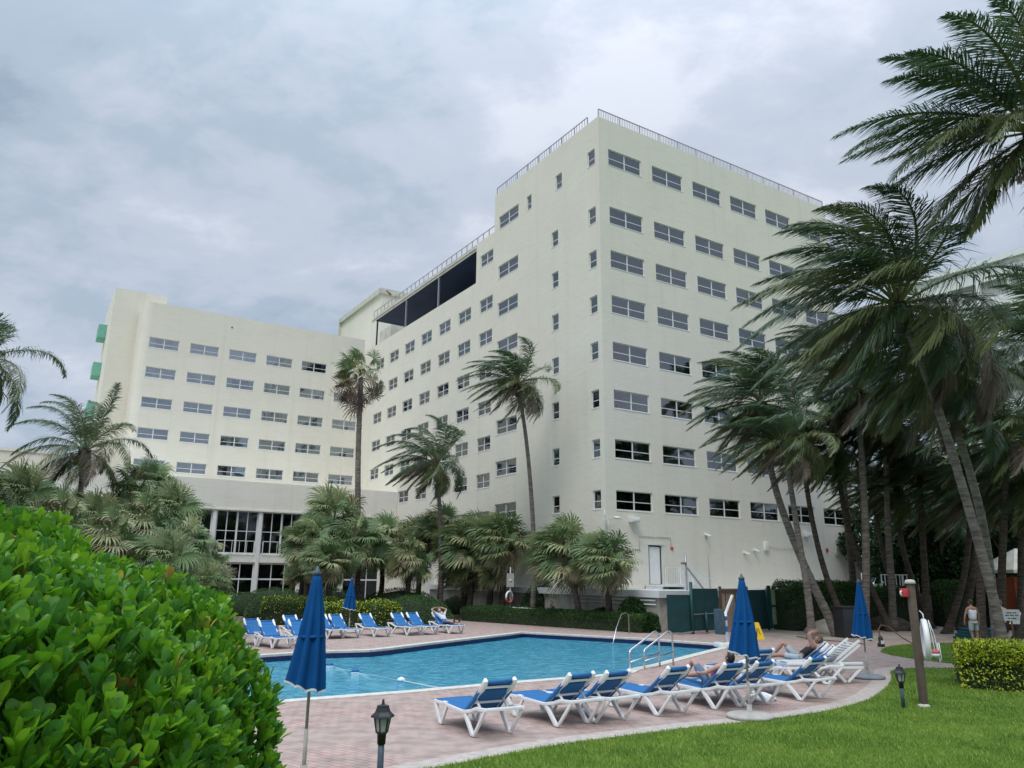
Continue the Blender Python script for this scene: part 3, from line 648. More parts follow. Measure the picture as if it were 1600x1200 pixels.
mb = MB(); mb.box((-.08, -.05, 0), (.06, -.002, 2.1)); mb.box((L_ - .06, -.05, 0), (L_ + .06, -.002, 2.1)); mb.box((.06, -.045, 1.8), (L_ - .06, -.002, 1.95)); mb.box((.3, -.02, .1), (.33, -.001, 1.8)); mb.box((.9, -.02, .1), (.93, -.001, 1.8)); mb.build('frame', M['wood'], t)
g6 = gp(1172, 988); g7 = gp(1200, 984); g8 = gp(1226, 983)
t, L_ = panel_thing('fence_panel', 'dark green fence panel right of the tan gate behind the yellow sign', 'fence panel', g6, g7, .05, 1.95, M['green'], group='dark green fence panels by the pool')
mb = MB(); mb.tube([(L_, -.07, 0), (L_, -.07, 2.05)], .06, 10); mb.build('post', M['gpost'], t)
t, L_ = panel_thing('board_door', 'open pale green board door with dark green frame beside the hedge', 'door', g7 + Vector((.15, 0, 0)), g8, .25, 1.95, M['lime'])
mb = MB(); mb.box((-.15, -.06, .05), (.12, -.003, 2.15)); mb.box((L_ - .1, -.06, .05), (L_ + .12, -.003, 2.15)); mb.box((.12, -.055, 1.1), (L_ - .1, -.003, 1.2)); mb.box((L_ / 2 - .03, -.05, .25), (L_ / 2 + .03, -.003, 1.95)); mb.build('frame', M['gpost'], t)

# --- far left low building, right white building, hut
o = MB(); LL = thing('low_building', 'plain cream building roofline at the far left behind the coconut palm', 'building', mix2(0, 0), AL)
o.box((-75, 44, 0), (-24.5, 60, 12.35)); o.box((-75, 43.9, 12.352), (-24.4, 60, 12.6)); o.build('wall', M['stucco'], LL)
RB = thing('white_apartment_building', 'white building with grey windows rising behind the palms at far right', 'building', (58, 76, 5.5), R(-52))
mb = MB(); rects = [(-14 + 3.2 * k, -14 + 3.2 * k + 2.8, z, z + 2.0) for k in range(9) for z in (4, 8, 12, 16, 20, 24, 28.1)]
wall(mb, (0, 0, 0), (1, 0, 0), (0, 1, 0), -15, 15.5, 0, 32.0, rects, depth=.5); mb.box((-15, .6, 31), (15.5, 14, 31.6)); mb.box((-15.3, -.5, 32), (15.8, 1, 32.6)); mb.quad((-15, 0, 0), (-15, 14, 0), (-15, 14, 32), (-15, 0, 32)); mb.build('wall', M['white'], RB)
for r in rects: mb = MB(); mb.box((r[0], .45, r[2]), (r[1], .5, r[3])); mb.build('window', M['grey'], RB)
HT = thing('pool_hut', 'orange walled hut with pale overhanging roof at far right', 'hut', (26.7, 40.5, 0), R(-8))
mb = MB(); mb.box((-.6, .4, 0), (6, 3.4, 2.7)); mb.build('wall', M['orange'], HT); mb = MB(); mb.box((-1.1, -.8, 2.9), (6.6, 4, 3.05)); mb.add([(-1.1, -.8, 3.052), (6.6, -.8, 3.052), (6.6, 4, 3.052), (-1.1, 4, 3.052), (.2, 1.6, 4.2), (5.3, 1.6, 4.2)], [(0, 1, 5, 4), (1, 2, 5), (2, 3, 4, 5), (3, 0, 4)]); mb.build('roof', M['conc'], HT)
mb = MB(); mb.box((-.4, -.3, 0), (6, .2, 1.05)); mb.build('counter', M['black'], HT)
SD = thing('raised_walkway', 'low grey wall with white steel railing behind the palm trunks', 'walkway', (20.3, 46.2, 0), R(4))
mb = MB(); mb.box((-1, 0, 0), (10, .4, 1.55)); mb.box((-1.05, -.05, 1.552), (10, .45, 1.65)); mb.build('wall', M['conc2'], SD); mb = MB(); rail_run(mb, (1.6, .2, 1.65), (5.4, .2, 1.65), 1.15, step=.22, post=1.3, r=.02); rail_run(mb, (5.4, .2, 1.65), (7.4, 1.4, 1.65), 1.15, step=.22, post=1.3, r=.02); mb.build('railing', M['white'], SD)
# ---------------------------------------------------------------- palms
WIND = np.array([-1.0, -.12, .05])
def unit(v): return v / (np.linalg.norm(v) + 1e-9)
def frond(V, F, MI, base, az, el, L, nl, lw, wind, droop, mi, ll=.9, rng=None):
    """a pinnate palm frond: rachis + two rows of leaflets, blown by the wind"""
    N = 14; d = np.array([math.cos(az) * math.cos(el), math.sin(az) * math.cos(el), math.sin(el)]); p = np.array(base, float)
    pts = [p.copy()]; ds = [d.copy()]
    for i in range(N):
        t = (i + 1) / N
        d = unit(d + np.array([0, 0, -1.0]) * droop * (.05 + .16 * t) + WIND * wind * (.03 + .15 * t)); p = p + d * L / N; pts.append(p.copy()); ds.append(d.copy())
    pts = np.array(pts); ds = np.array(ds)
    # rachis: flat ribbon of 3 sides
    o = len(V); up = np.array([0, 0, 1.0])
    for i in range(N + 1):
        s = unit(np.cross(ds[i], up)); u = np.cross(s, ds[i]); w = .045 * (1 - .85 * i / N) * (L / 4)
        V += [pts[i] + s * w, pts[i] - s * w, pts[i] - u * w * 1.1]
    for i in range(N):
        a = o + 3 * i
        for x, y in ((0, 1), (1, 2), (2, 0)): F.append((a + x, a + y, a + 3 + y, a + 3 + x)); MI.append(3)
    for k in range(nl):
        t = .13 + .86 * (k + rng.random() * .7) / nl
        x = t * N; i = min(int(x), N - 1); fr = x - i; p = pts[i] * (1 - fr) + pts[i + 1] * fr; dd = unit(ds[i] * (1 - fr) + ds[i + 1] * fr)
        prof = (min(1, (t - .05) / .22) ** .7) * (1 - max(0, t - .45) / .62) ** .8
        for sg in (-1, 1):
            if rng.random() < .05: continue
            s = unit(np.cross(dd, up)) * sg; u = np.cross(unit(np.cross(dd, up)), dd)
            l = ll * prof * (.8 + .4 * rng.random()) + .06; fwd = .35 + .75 * t
            dl = unit(dd * fwd + s * (1.0 - .3 * t) + u * .18 + WIND * wind * .28 + rng.normal(0, .15, 3)); w = lw * (.8 + .4 * rng.random())
            q0 = p; d1 = unit(dl + np.array([0, 0, -1]) * .30 * droop); q1 = q0 + d1 * l * .5
            d2 = unit(d1 + np.array([0, 0, -1]) * .75 * droop + WIND * wind * .45 + rng.normal(0, .12, 3)); q2 = q1 + d2 * l * .5
            b = unit(np.cross(dl, u + .35 * s)) * w
            o = len(V); V += [q0 - b * .6, q0 + b * .6, q1 + b, q1 - b, q2 + b * .12, q2 - b * .12]
            F += [(o, o + 1, o + 2, o + 3), (o + 3, o + 2, o + 4, o + 5)]; MI += [mi, mi]
def coconut_crown(seed, n=24, L=3.9, nl=92, lw=.021, wind=1.45, ll=.95, lo=1.75, dr=1.0):
    rng = np.random.default_rng(seed); V, F, MI = [], [], []
    for i in range(n):
        a = i * 2.39996 + rng.normal(0, .15); u = i / (n - 1)
        el = 1.25 - lo * u + rng.normal(0, .14)        # young upright ones first, old ones hang
        mi = (0 if rng.random() < .8 else 1) if u < .45 else (1 if rng.random() < .68 else 0)
        if u > .74 and rng.random() < .42: mi = 2
        LL = L * (.72 + .34 * math.sin(PI * min(1, .25 + u * .8))) * (.9 + .2 * rng.random())
        frond(V, F, MI, (.10 * math.cos(a), .10 * math.sin(a), .1 - .25 * u), a, el, LL, nl, lw, wind * (.8 + .5 * rng.random()), (.75 + .6 * u) * dr, mi, ll, rng)
    return np.array(V), np.array(F), np.array(MI)
def boss(parent, coconuts=6, rr=.2, seed=0):
    rg = random.Random(seed); mb = MB(); mb.lathe([(rr * .8, -.75), (rr * 1.15, -.35), (rr * 1.35, 0), (rr * .9, .3), (rr * .3, .55)], n=10); 
    for k in range(9):
        a = k * .7; mb.tube([(rr * math.cos(a), rr * math.sin(a), -.3), (rr * 1.8 * math.cos(a), rr * 1.8 * math.sin(a), .05), (rr * 2.2 * math.cos(a), rr * 2.2 * math.sin(a), -.35 - .3 * rg.random())], [.05, .035, .015], 5)
    mb.build('crownshaft', M['barkd'], parent)
    for k in range(coconuts):
        a = rg.uniform(0, 2 * PI); m2 = MB(); c = (rr * 1.7 * math.cos(a), rr * 1.7 * math.sin(a), -.35 - .2 * rg.random()); m2.lathe([(.02, -.15), (.09, -.10), (.12, 0), (.09, .11), (.02, .15)], c, 9); m2.build('coconut', M['coco'], parent)
def trunk(parent, base, top, r0, r1, bend, m, rings=26, seed=0):
    """base/top relative to the thing; bend = sideways bow vector"""
    rg = random.Random(seed); b, t = Vector(base), Vector(top); pts = []; rs = []
    for i in range(rings + 1):
        u = i / rings; p = b.lerp(t, u) + Vector(bend) * math.sin(PI * u) ; p.x += .03 * math.sin(u * 9 + seed); p.y += .03 * math.cos(u * 8 + seed)
        r = r0 + (r1 - r0) * u ** .8 + r0 * .75 * max(0, 1 - u * 9) ** 2 
        pts.append(p); rs.append(r)
    P2, R2 = [], []
    for i in range(rings):
        for s in (0, .5, .93):
            P2.append(pts[i].lerp(pts[i + 1], s)); r = rs[i] + (rs[i + 1] - rs[i]) * s; R2.append(r * (1.0 if s < .9 else .955) * (1 + .02 * rg.uniform(-1, 1)))
    mb = MB(); mb.tube(P2 + [t], R2 + [rs[-1]], 12); mb.build('trunk', m, parent)
CROWNS = [coconut_crown(100 + k, n=30, L=4.1) for k in range(5)]
def shared(name, data, mats):
    V, F, MI = data; o = np_mesh(name, V, F, mats, None, MI); me = o.data; bpy.data.objects.remove(o); return me
CROWNS += [coconut_crown(150 + k, n=36, L=4.2, lo=2.25, wind=1.5, ll=1.05) for k in range(3)]
PM = [M['palmg'], M['palmy'], M['palmd'], M['rachis']]
CMESH = [shared('crown', c, PM) for c in CROWNS]
def coco_palm(label, crown_px, D, base, scale=1.0, rot=0, k=0, bend=(0, 0, 0), mesh=None, r0=.19, r1=.12, tr=True, m='bark', coconuts=5, group='coconut palms round the pool', name='coconut_palm'):
    c = at(crown_px[0], crown_px[1], D); b = Vector(base) if base is not None else Vector((c.x, c.y, 0))
    t = thing(name, label, 'palm tree', b, 0, group); rel = c - b
    trunk(t, (0, 0, -.1), rel, r0 * scale, r1 * scale, bend, M[m], seed=k)
    o = bpy.data.objects.new('crown', mesh or (CMESH[k] if k < 5 else CMESH[k])); COL.objects.link(o); o.parent = t; o.location = rel; o.rotation_euler = (0, 0, rot); o.scale = (scale,) * 3
    e = bpy.data.objects.new('x', None)
    n0 = len(COL.objects); boss(t, coconuts, .16 * scale, k)
    for q in list(t.children):
        if q.name.split('.')[0] in ('crownshaft', 'coconut'): q.location = rel + Vector((0, 0, -.1 * scale))
    bpy.data.objects.remove(e); return t
def gxz(px, D): q = at(px, 948, D); return Vector((q.x, q.y, 0))
LWM = [shared('crown', coconut_crown(250 + k, n=24, L=4.3, nl=110, lw=.018, wind=(.5, 1.0)[k], ll=.85, lo=(1.7, 2.0)[k]), PM) for k in range(2)]
HD = [shared('crown', coconut_crown(200 + k, n=36, L=4.4, nl=140, lw=.015, wind=1.5, ll=1.05, dr=1.2, lo=1.85), PM) for k in range(3)]
# singles in front of the hotel
coco_palm('slender coconut palm with crown against the corner of the tower, tall curved trunk', (808, 598), 43, gxz(831, 45.2), .82, .3, 0, (.45, 0, 0), coconuts=2)
coco_palm('coconut palm with low windswept crown left of the tallest slender palm', (680, 722), 48, gxz(688, 48), .92, -.3, 1, (.2, 0, 0), r0=.17, coconuts=2)
coco_palm('bushy coconut palm rising over the grey fan palms at far left', (133, 702), 31, None, .74, .15, 2, (.1, 0, 0), mesh=LWM[0])
coco_palm('coconut palm cut by the left edge of the photo', (-22, 558), 24, None, .66, .1, 3, (0, 0, 0), mesh=LWM[1])
# right-hand grove
coco_palm('large leaning coconut palm standing in the yellow hedge', (1402, 474), 20, (12.45, 20.2, 0), 1.06, .1, 1, (.30, 0, 0), mesh=HD[1], r0=.125, r1=.085)
coco_palm('second leaning coconut palm just behind the one in the yellow hedge', (1462, 575), 23.5, (14.9, 24.6, 0), .9, .5, 4, (.4, 0, 0), mesh=HD[2], r0=.15)
coco_palm('coconut palm whose crown fills the top right corner', (1622, 200), 17, (14.8, 17.5, 0), 1.12, .5, 2, (.3, 0, 0), mesh=HD[0], r0=.17)
G = [ # crown px, D, base px, scale, k, bend, label
 ((1188, 628), 36, (1313, 985), 1.0, 5, (-.7, 0, 0), 'coconut palm whose trunk leans left from a wide root mound'),
 ((1222, 690), 33.5, (1270, 999), .80, 0, (.1, 0, 0), 'leftmost coconut palm trunk of the grove beside the yellow sign'),
 ((1256, 705), 39, (1326, 975), .8, 3, (-.5, 0, 0), 'thin coconut palm leaning left behind the two front trunks'),
 ((1306, 700), 40, (1393, 975), .85, 6, (-.6, 0, 0), 'strongly leaning coconut palm behind the third blue umbrella'),
 ((1340, 610), 37, (1352, 990), 1.0, 5, (.15, 0, 0), 'upright coconut palm with thick trunk beside the third blue umbrella'),
 ((1381, 650), 39, (1395, 985), .95, 7, (0, 0, 0), 'straight coconut palm right of the thick umbrella trunk'),
 ((1300, 560), 44, (1340, 978), .95, 2, (0, 0, 0), 'coconut palm crown standing against the tower wall'),
 ((1402, 760), 41, (1457, 982), .8, 6, (-.5, 0, 0), 'coconut palm with curved trunk behind the life ring post'),
 ((1432, 690), 40, (1446, 980), .9, 7, (.1, 0, 0), 'shaggy coconut palm left of the big leaning trunk'),
 ((1520, 760), 38, (1480, 990), .85, 5, (.3, 0, 0), 'dark coconut palm leaning right in front of the walkway railing'),
 ((1545, 640), 40, (1502, 985), .95, 1, (.3, 0, 0), 'coconut palm leaning right beside the standing person'),
 ((1572, 690), 33, (1563, 1000), .9, 2, (0, 0, 0), 'low coconut palm with straight trunk in front of the hut'),
 ((1640, 540), 26, (1600, 1030), .95, 4, (0, 0, 0), 'coconut palm at the right edge half cut by the frame'),
 ((1600, 740), 34, (1592, 1000), .9, 6, (0, 0, 0), 'shaggy coconut palm at the right edge below the big crown'),
 ((1365, 770), 46, (1420, 975), .8, 3, (-.4, 0, 0), 'low dark coconut palm deep inside the grove'),
 ((1470, 790), 46, (1470, 975), .8, 7, (0, 0, 0), 'short dark coconut palm behind the walkway wall'),
 ((1490, 590), 34, (1532, 990), .9, 6, (.3, 0, 0), 'shaggy coconut palm crown directly behind the twin leaning trunks'),
]
for i, (c, D, b, s_, k, bend, lab) in enumerate(G):
    bb = gp(*b); bb = Vector((bb.x, bb.y, 0))
    r = ray(b[0], b[1]); D0 = bb.y; bb = Vector((r.x / r.y * D, D, 0)) if abs(D0 - D) > 3 else bb
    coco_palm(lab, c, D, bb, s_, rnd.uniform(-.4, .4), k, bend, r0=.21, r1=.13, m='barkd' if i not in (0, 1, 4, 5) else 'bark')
# root mounds
for px, lab in (((1312, 990), 'pale sandy root mound under the leaning palm'), ((1395, 984), 'flared dark root mound behind the third umbrella')):
    p = gp(*px); mb = MB(); mb.lathe([(1.5, 0), (1.25, .28), (.8, .55), (.35, .7)], (0, 0, 0), 16); o = mb.build('root_mound', M['sand'] if 'pale' in lab else M['barkd'], None, loc=(p.x, p.y + .5, -.03)); tag(o, lab, 'mound')

def fan_blade(V, F, MI, c, d, nrm, r, K, mi, rng, wind, spread=4.4):
    d = unit(d); nrm = unit(nrm - d * np.dot(nrm, d)); s = np.cross(nrm, d)
    for k in range(K):
        a = (k / (K - 1) - .5) * spread + rng.normal(0, .04); e = d * math.cos(a) + s * math.sin(a); l = r * (1 - .28 * abs(a) / (spread / 2)) * (.88 + .24 * rng.random())
        e1 = unit(e + nrm * .25); w = r * .036; b = unit(np.cross(nrm, e)) * w
        q1 = c + e1 * l * .5; e2 = unit(e + np.array([0, 0, -1]) * .25 + WIND * wind * .35 + nrm * .05); q2 = q1 + e2 * l * .28; e3 = unit(e + np.array([0, 0, -1]) * .8 + WIND * wind * .75 + rng.normal(0, .12, 3)); q3 = q2 + e3 * l * .26
        o = len(V); V += [c, q1 + b + nrm * w * .5, q1 - b - nrm * w * .2, q2 + b * .75, q2 - b * .75, q3 + b * .1, q3 - b * .1]
        F += [(o, o, o + 2, o + 1), (o + 1, o + 2, o + 4, o + 3), (o + 3, o + 4, o + 6, o + 5)]; MI += [mi] * 3
def fan_crown(seed, n=34, R_=1.0, pet=.75, wind=.6, dry=.15, K=26, pale=.35, lowel=-.9):
    rng = np.random.default_rng(seed); V, F, MI = [], [], []
    for i in range(n):
        a = i * 2.39996 + rng.normal(0, .2); u = (i + .5) / n; el = 1.35 - (1.35 - lowel) * u ** .9 + rng.normal(0, .12)
        d = np.array([math.cos(a) * math.cos(el), math.sin(a) * math.cos(el), math.sin(el)]); d = unit(d + WIND * wind * .35); pl = pet * (.7 + .5 * rng.random())
        c = d * pl; d2 = unit(d + np.array([0, 0, -1]) * rng.uniform(-.1, 1.0) + WIND * wind * .35 + rng.normal(0, .2, 3))
        mi = 1 if rng.random() < pale else 0
        if u > .8 and rng.random() < .35 + dry: mi = 2
        elif rng.random() < dry * .5: mi = 2
        s = unit(np.cross(d, np.array([0, 0, 1.0]))) * .016; o = len(V); V += [np.zeros(3) - s, np.zeros(3) + s, c + s, c - s]; F.append((o, o + 1, o + 2, o + 3)); MI.append(3)
        nrm = unit(np.cross(np.cross(d2, np.array([0, 0, 1.0])), d2) + rng.normal(0, .45, 3)); fan_blade(V, F, MI, c, d2, nrm, .72 * R_ * (.8 + .4 * rng.random()), K, mi, rng, wind)
    return np.array(V), np.array(F), np.array(MI)
FM = [M['fang'], M['fanl'], M['fand'], M['rachis']]
def shared_fan(seed, **kw):
    V, F, MI = fan_crown(seed, **kw)
    me = bpy.data.meshes.new('crown'); fl = [tuple(dict.fromkeys(map(int, f))) for f in F]
    me.from_pydata([tuple(v) for v in V], [], fl); me.polygons.foreach_set('material_index', MI.astype(np.int32))
    for x in FM: me.materials.append(x)
    me.update(); return me
FMESH = [shared_fan(300 + k, n=60, pale=.4, dry=.12, wind=.5) for k in range(3)] + [shared_fan(310 + k, n=66, pale=.45, dry=.08, wind=.75) for k in range(3)]
def fan_palm(label, px, D, s_, k, group, base=None, m='barkd', tr=.11, rot=None):
    c = at(px[0], px[1], D); b = Vector((c.x, c.y, 0)) if base is None else Vector((base[0], base[1], 0))
    t = thing('fan_palm', label, 'palm tree', b, 0, group); rel = c - b
    trunk(t, (0, 0, -.1), rel, tr * 1.2, tr, (0.05, 0, 0), M[m], rings=10, seed=k)
    o = bpy.data.objects.new('crown', FMESH[k]); COL.objects.link(o); o.parent = t; o.location = rel; o.scale = (s_,) * 3; o.rotation_euler = (0, 0, rnd.uniform(-.6, .6)); return t
LF = [((25, 775), 27, 1.15, 'grey fan palm at the very left edge above the bright shrub'), ((85, 820), 25, 1.1, 'fan palm with tan dead leaves low at far left'), ((45, 790), 30, 1.1, 'dim fan palm under the left coconut palm'),
 ((150, 812), 30, 1.1, 'silvery fan palm right below the bushy coconut palm'), ((165, 845), 25, 1.05, 'fan palm just above the bright shrub at left'), ((225, 755), 33, 1.15, 'topmost fan palm of the left clump against the hotel wing'),
 ((262, 795), 30, 1.1, 'fan palm with upright pale leaves right of the topmost one'), ((215, 820), 28, 1.1, 'fan palm in the thick middle of the left clump'), ((285, 845), 29, 1.0, 'pale fan palm near the lobby windows at left'),
 ((255, 875), 25, 1.0, 'low fan palm touching the top of the bright shrub'), ((318, 868), 31, .85, 'rightmost fan palm of the left clump before the lobby'), ((110, 800), 33, 1.1, 'fan palm half hidden behind hanging coconut fronds'), ((328, 905), 28, .75, 'lowest fan palm at the right foot of the left clump'), ((10, 845), 24, 1.0, 'fan palm low at the left edge behind the shrub')]
for i, (p, D, s_, lab) in enumerate(LF): fan_palm(lab, (p[0], p[1] + 14), D, s_, i % 3, 'silvery fan palms in the left clump', tr=.09)
MF = [((520, 815), 47, 1.65, 'tallest fan palm of the middle clump before the lobby'), ((482, 850), 44, 1.25, 'broad fan palm left in the middle clump'), ((560, 855), 45, 1.45, 'fan palm directly behind the small far umbrella'), ((598, 850), 48, 1.5, 'fan palm right of centre in the middle clump'),
 ((638, 880), 46, 1.25, 'rightmost pale fan palm of the middle clump'), ((515, 880), 42, 1.2, 'low fan palm at the front of the middle clump'), ((472, 895), 46, .9, 'leftmost low fan palm before the lower lobby windows')]
for i, (p, D, s_, lab) in enumerate(MF): fan_palm(lab, p, D, s_, 3 + i % 3 if i % 2 else i % 3, 'fan palms of the middle clump', tr=.14)
CF = [((690, 835), 51, 1.6, 'dark fan palm behind the low windswept coconut palm'), ((735, 855), 47.5, 1.65, 'large windblown fan palm left of the tall slender coconut palm'), ((785, 850), 47, 1.7, 'windblown fan palm right behind the tall slender trunk'), ((765, 885), 47.5, 1.35, 'lower fan palm above the life ring sign'), ((655, 850), 54, 1.5, 'dark fan palm between the lobby and the low coconut palm'), ((725, 895), 48.5, 1.25, 'fan palm with hanging tan leaves above the long hedge')]
for i, (p, D, s_, lab) in enumerate(CF): fan_palm(lab, p, D, s_, 3 + i % 3, 'fan palms along the side wall of the tower', tr=.17)
fan_palm('green fan palm with reddish trunk between tall slender palm and tower corner', (882, 868), 41.5, 1.65, 4, 'fan palms along the side wall of the tower', base=tuple(at(910, 960, 41.5)[:2]), m='bark', tr=.15)
fan_palm('rightmost fan palm beside the white service door', (950, 880), 39.3, 1.42, 5, 'fan palms along the side wall of the tower', base=tuple(at(948, 965, 39.3)[:2]), tr=.15)
# tall fan palm with a skirt of dead leaves
def tall_fan():
    D = 52; c = at(563, 590, D); b = at(556, 948, D); b = Vector((b.x, b.y, 0)); t = thing('tall_fan_palm', 'tall thin fan palm with a skirt of brown dead leaves where the hotel wings meet', 'palm tree', b); rel = c - b
    trunk(t, (0, 0, -.1), rel, .24, .17, (0, 0, 0), M['bark'], seed=5)
    me = shared_fan(333, n=30, pale=.1, dry=.04, wind=.8, pet=.95, lowel=-.55, R_=.9); o = bpy.data.objects.new('crown', me); COL.objects.link(o); o.parent = t; o.location = rel + Vector((0, 0, .2)); o.scale = (1.35,) * 3
    V, F, MI = fan_crown(335, n=22, pale=0, dry=3, wind=.7, pet=1.0, lowel=-1.6, K=14); V = V[:]; 
    me = bpy.data.meshes.new('dead_leaves'); me.from_pydata([(v[0] * .85, v[1] * .85, -abs(v[2]) * 1.15 - .15) for v in V], [], [tuple(dict.fromkeys(map(int, f))) for f in F]); me.materials.append(M['skirt']); me.update()
    o = bpy.data.objects.new('dead_leaves', me); COL.objects.link(o); o.parent = t; o.location = rel; o.scale = (1.5,) * 3
tall_fan()

# ---------------------------------------------------------------- shrubs, hedges
def leaves_np(P, N_, size, asp=.45, jitter=.9, rng=nr):
    n = len(P); d = rng.normal(0, 1, (n, 3)) * jitter + N_ * .9; d /= np.linalg.norm(d, axis=1)[:, None] + 1e-9
    r = rng.normal(0, 1, (n, 3)); s = np.cross(d, r); s /= np.linalg.norm(s, axis=1)[:, None] + 1e-9
    l = size * rng.uniform(.65, 1.35, (n, 1)); w = l * asp * .5
    V = np.empty((n, 4, 3)); V[:, 0] = P; V[:, 1] = P + d * l * .55 + s * w; V[:, 2] = P + d * l; V[:, 3] = P + d * l * .55 - s * w
    return V.reshape(-1, 3), np.arange(4 * n).reshape(n, 4)
def hull_hedge(name, label, cat, path, w, h, n, size, mats, weights, round_=.3, group=None, wob=.08, base=0):
    """hedge along a path: core body + leaf shell"""
    pts = [Vector((p[0], p[1], 0)) for p in path]; c = sum(pts, Vector()) / len(pts)
    t = thing(name, label, cat, (c.x, c.y, base), 0, group)
    # cross-section rounded rectangle
    prof = []
    K = 18
    for i in range(K + 1):
        a = PI * i / K; x = math.cos(a); z = math.sin(a); e = 2 / (2 + (1 - round_) * 6)
        prof.append((abs(x) ** e * (1 if x > 0 else -1), z ** e if z > 0 else 0))
    segs = []; k = len(pts)
    for i in range(k): segs.append((pts[i] - c, (pts[min(i + 1, k - 1)] - pts[max(i - 1, 0)]).normalized()))
    def surf(u, v, k_=1.0):
        x = u * (k - 1); i = min(int(x), k - 2); f = x - i; p = segs[i][0].lerp(segs[i + 1][0], f); d = segs[i][1].lerp(segs[i + 1][1], f).normalized(); n_ = Vector((-d.y, d.x, 0))
        y = v * K; j = min(int(y), K - 1); g = y - j; a = prof[j][0] * (1 - g) + prof[j + 1][0] * g; b = prof[j][1] * (1 - g) + prof[j + 1][1] * g
        endf = min(1, min(u, 1 - u) * (k - 1) * 1.0 * 6 + .45) if round_ >= 0 else 1
        q = p + n_ * (a * w / 2 * k_ * (.8 + .2 * endf)) + Vector((0, 0, b * h * k_ * (.85 + .15 * endf)))
        return q, (n_ * a + Vector((0, 0, b * .8))).normalized()
    mb = MB(); nu = 6 * (k - 1) + 1; grid = [[surf(i / (nu - 1), j / K, .90)[0] for j in range(K + 1)] for i in range(nu)]
    for i in range(nu):
        for j in range(K + 1): mb.v.append(tuple(grid[i][j]))
    for i in range(nu - 1):
        for j in range(K): a = i * (K + 1) + j; mb.f.append((a, a + 1, a + K + 2, a + K + 1)); mb.m.append(0); mb.sm.append(True)
    for i in (0, nu - 1): mb.f.append(tuple(i * (K + 1) + j for j in range(K + 1))); mb.m.append(0); mb.sm.append(False)
    mb.build('shade_core', M['hcore'], t)  # solid dark body, painted as the shade inside the hedge
    P = []; Nn = []
    for _ in range(n):
        if rnd.random() < .12:
            u = rnd.choice((0.0, 1.0)); v = rnd.random(); f = math.sqrt(rnd.random()); q, nn = surf(u, v); q2 = Vector(((segs[0 if u == 0 else -1][0]).x, (segs[0 if u == 0 else -1][0]).y, h * .4)); q = q2.lerp(q, f); nn = segs[0][1] * (-1 if u == 0 else 1)
        else: q, nn = surf(rnd.random(), rnd.random(), .93 + .07 * rnd.random() + wob * .3 * math.sin(_ * .37))
        P.append(tuple(q)); Nn.append(tuple(nn))
    P = np.array(P); Nn = np.array(Nn)
    ph = np.sin(P[:, 0] * 2.1 + P[:, 2] * 3) * np.cos(P[:, 1] * 2.7 + 1.3 * P[:, 0]); P += Nn * (ph * wob)[:, None]
    V, F = leaves_np(P, Nn, size); mi = nr.choice(len(mats), len(F), p=weights)
    np_mesh('foliage', V, F, mats, t, mi); return t
hm = [M['hedge'], M['hedgel']]
def gxy(*p): q = gp(*p); return (q.x, q.y)
hull_hedge('clipped_hedge', 'long low dark green clipped hedge behind the far end of the pool', 'hedge', [(-2.3, 46.6), (.4, 43.9), (3.0, 41.3), (5.0, 39.3), (6.6, 37.6)], 1.7, .82, 22000, .075, hm, [.8, .2], .35)
yl = [M['hedgey'], M['hedge'], M['hedgel']]
hull_hedge('variegated_hedge', 'yellow and green leafy hedge at right by the leaning palm', 'hedge', [(11.05, 19.95), (12.1, 19.45), (13.6, 19.4), (15.8, 19.4)], 2.2, .98, 36000, .075, yl, [.60, .20, .20], .10, wob=.05)
hull_hedge('boundary_hedge', 'tall dark boxy hedge before the tower behind the grove trunks', 'hedge', [(13.8, 40.2), (16.5, 41.6), (19, 43.2)], 1.8, 2.35, 16000, .10, hm, [.9, .1], .2)
hull_hedge('boundary_hedge', 'lower dark hedge running on right of the thick umbrella palm', 'hedge', [(19.2, 44.2), (22, 45.2), (23, 45.6)], 1.4, 2.1, 9000, .10, hm, [.95, .05], .25)
hull_hedge('boundary_hedge', 'dark hedge behind the standing person at far right', 'hedge', [(24.2, 45), (28, 45), (33, 44)], 1.5, 2.5, 12000, .11, hm, [.95, .05], .25)
hull_hedge('variegated_hedge', 'boxy yellow green hedge behind the far loungers at left', 'hedge', [(-12.7, 41.0), (-10.8, 41.5), (-9.0, 42)], 2.2, 1.35, 9000, .08, [M['hedgel'], M['hedge'], M['hedgey']], [.5, .35, .15], .25)
hull_hedge('variegated_hedge', 'loose yellow leaved hedge around the small far umbrella', 'hedge', [(-8.8, 37.6), (-7.2, 38.4), (-5.6, 39.4)], 1.5, 1.2, 8000, .10, [M['hedgey'], M['hedge'], M['hedgel']], [.35, .35, .3], .5, wob=.15)
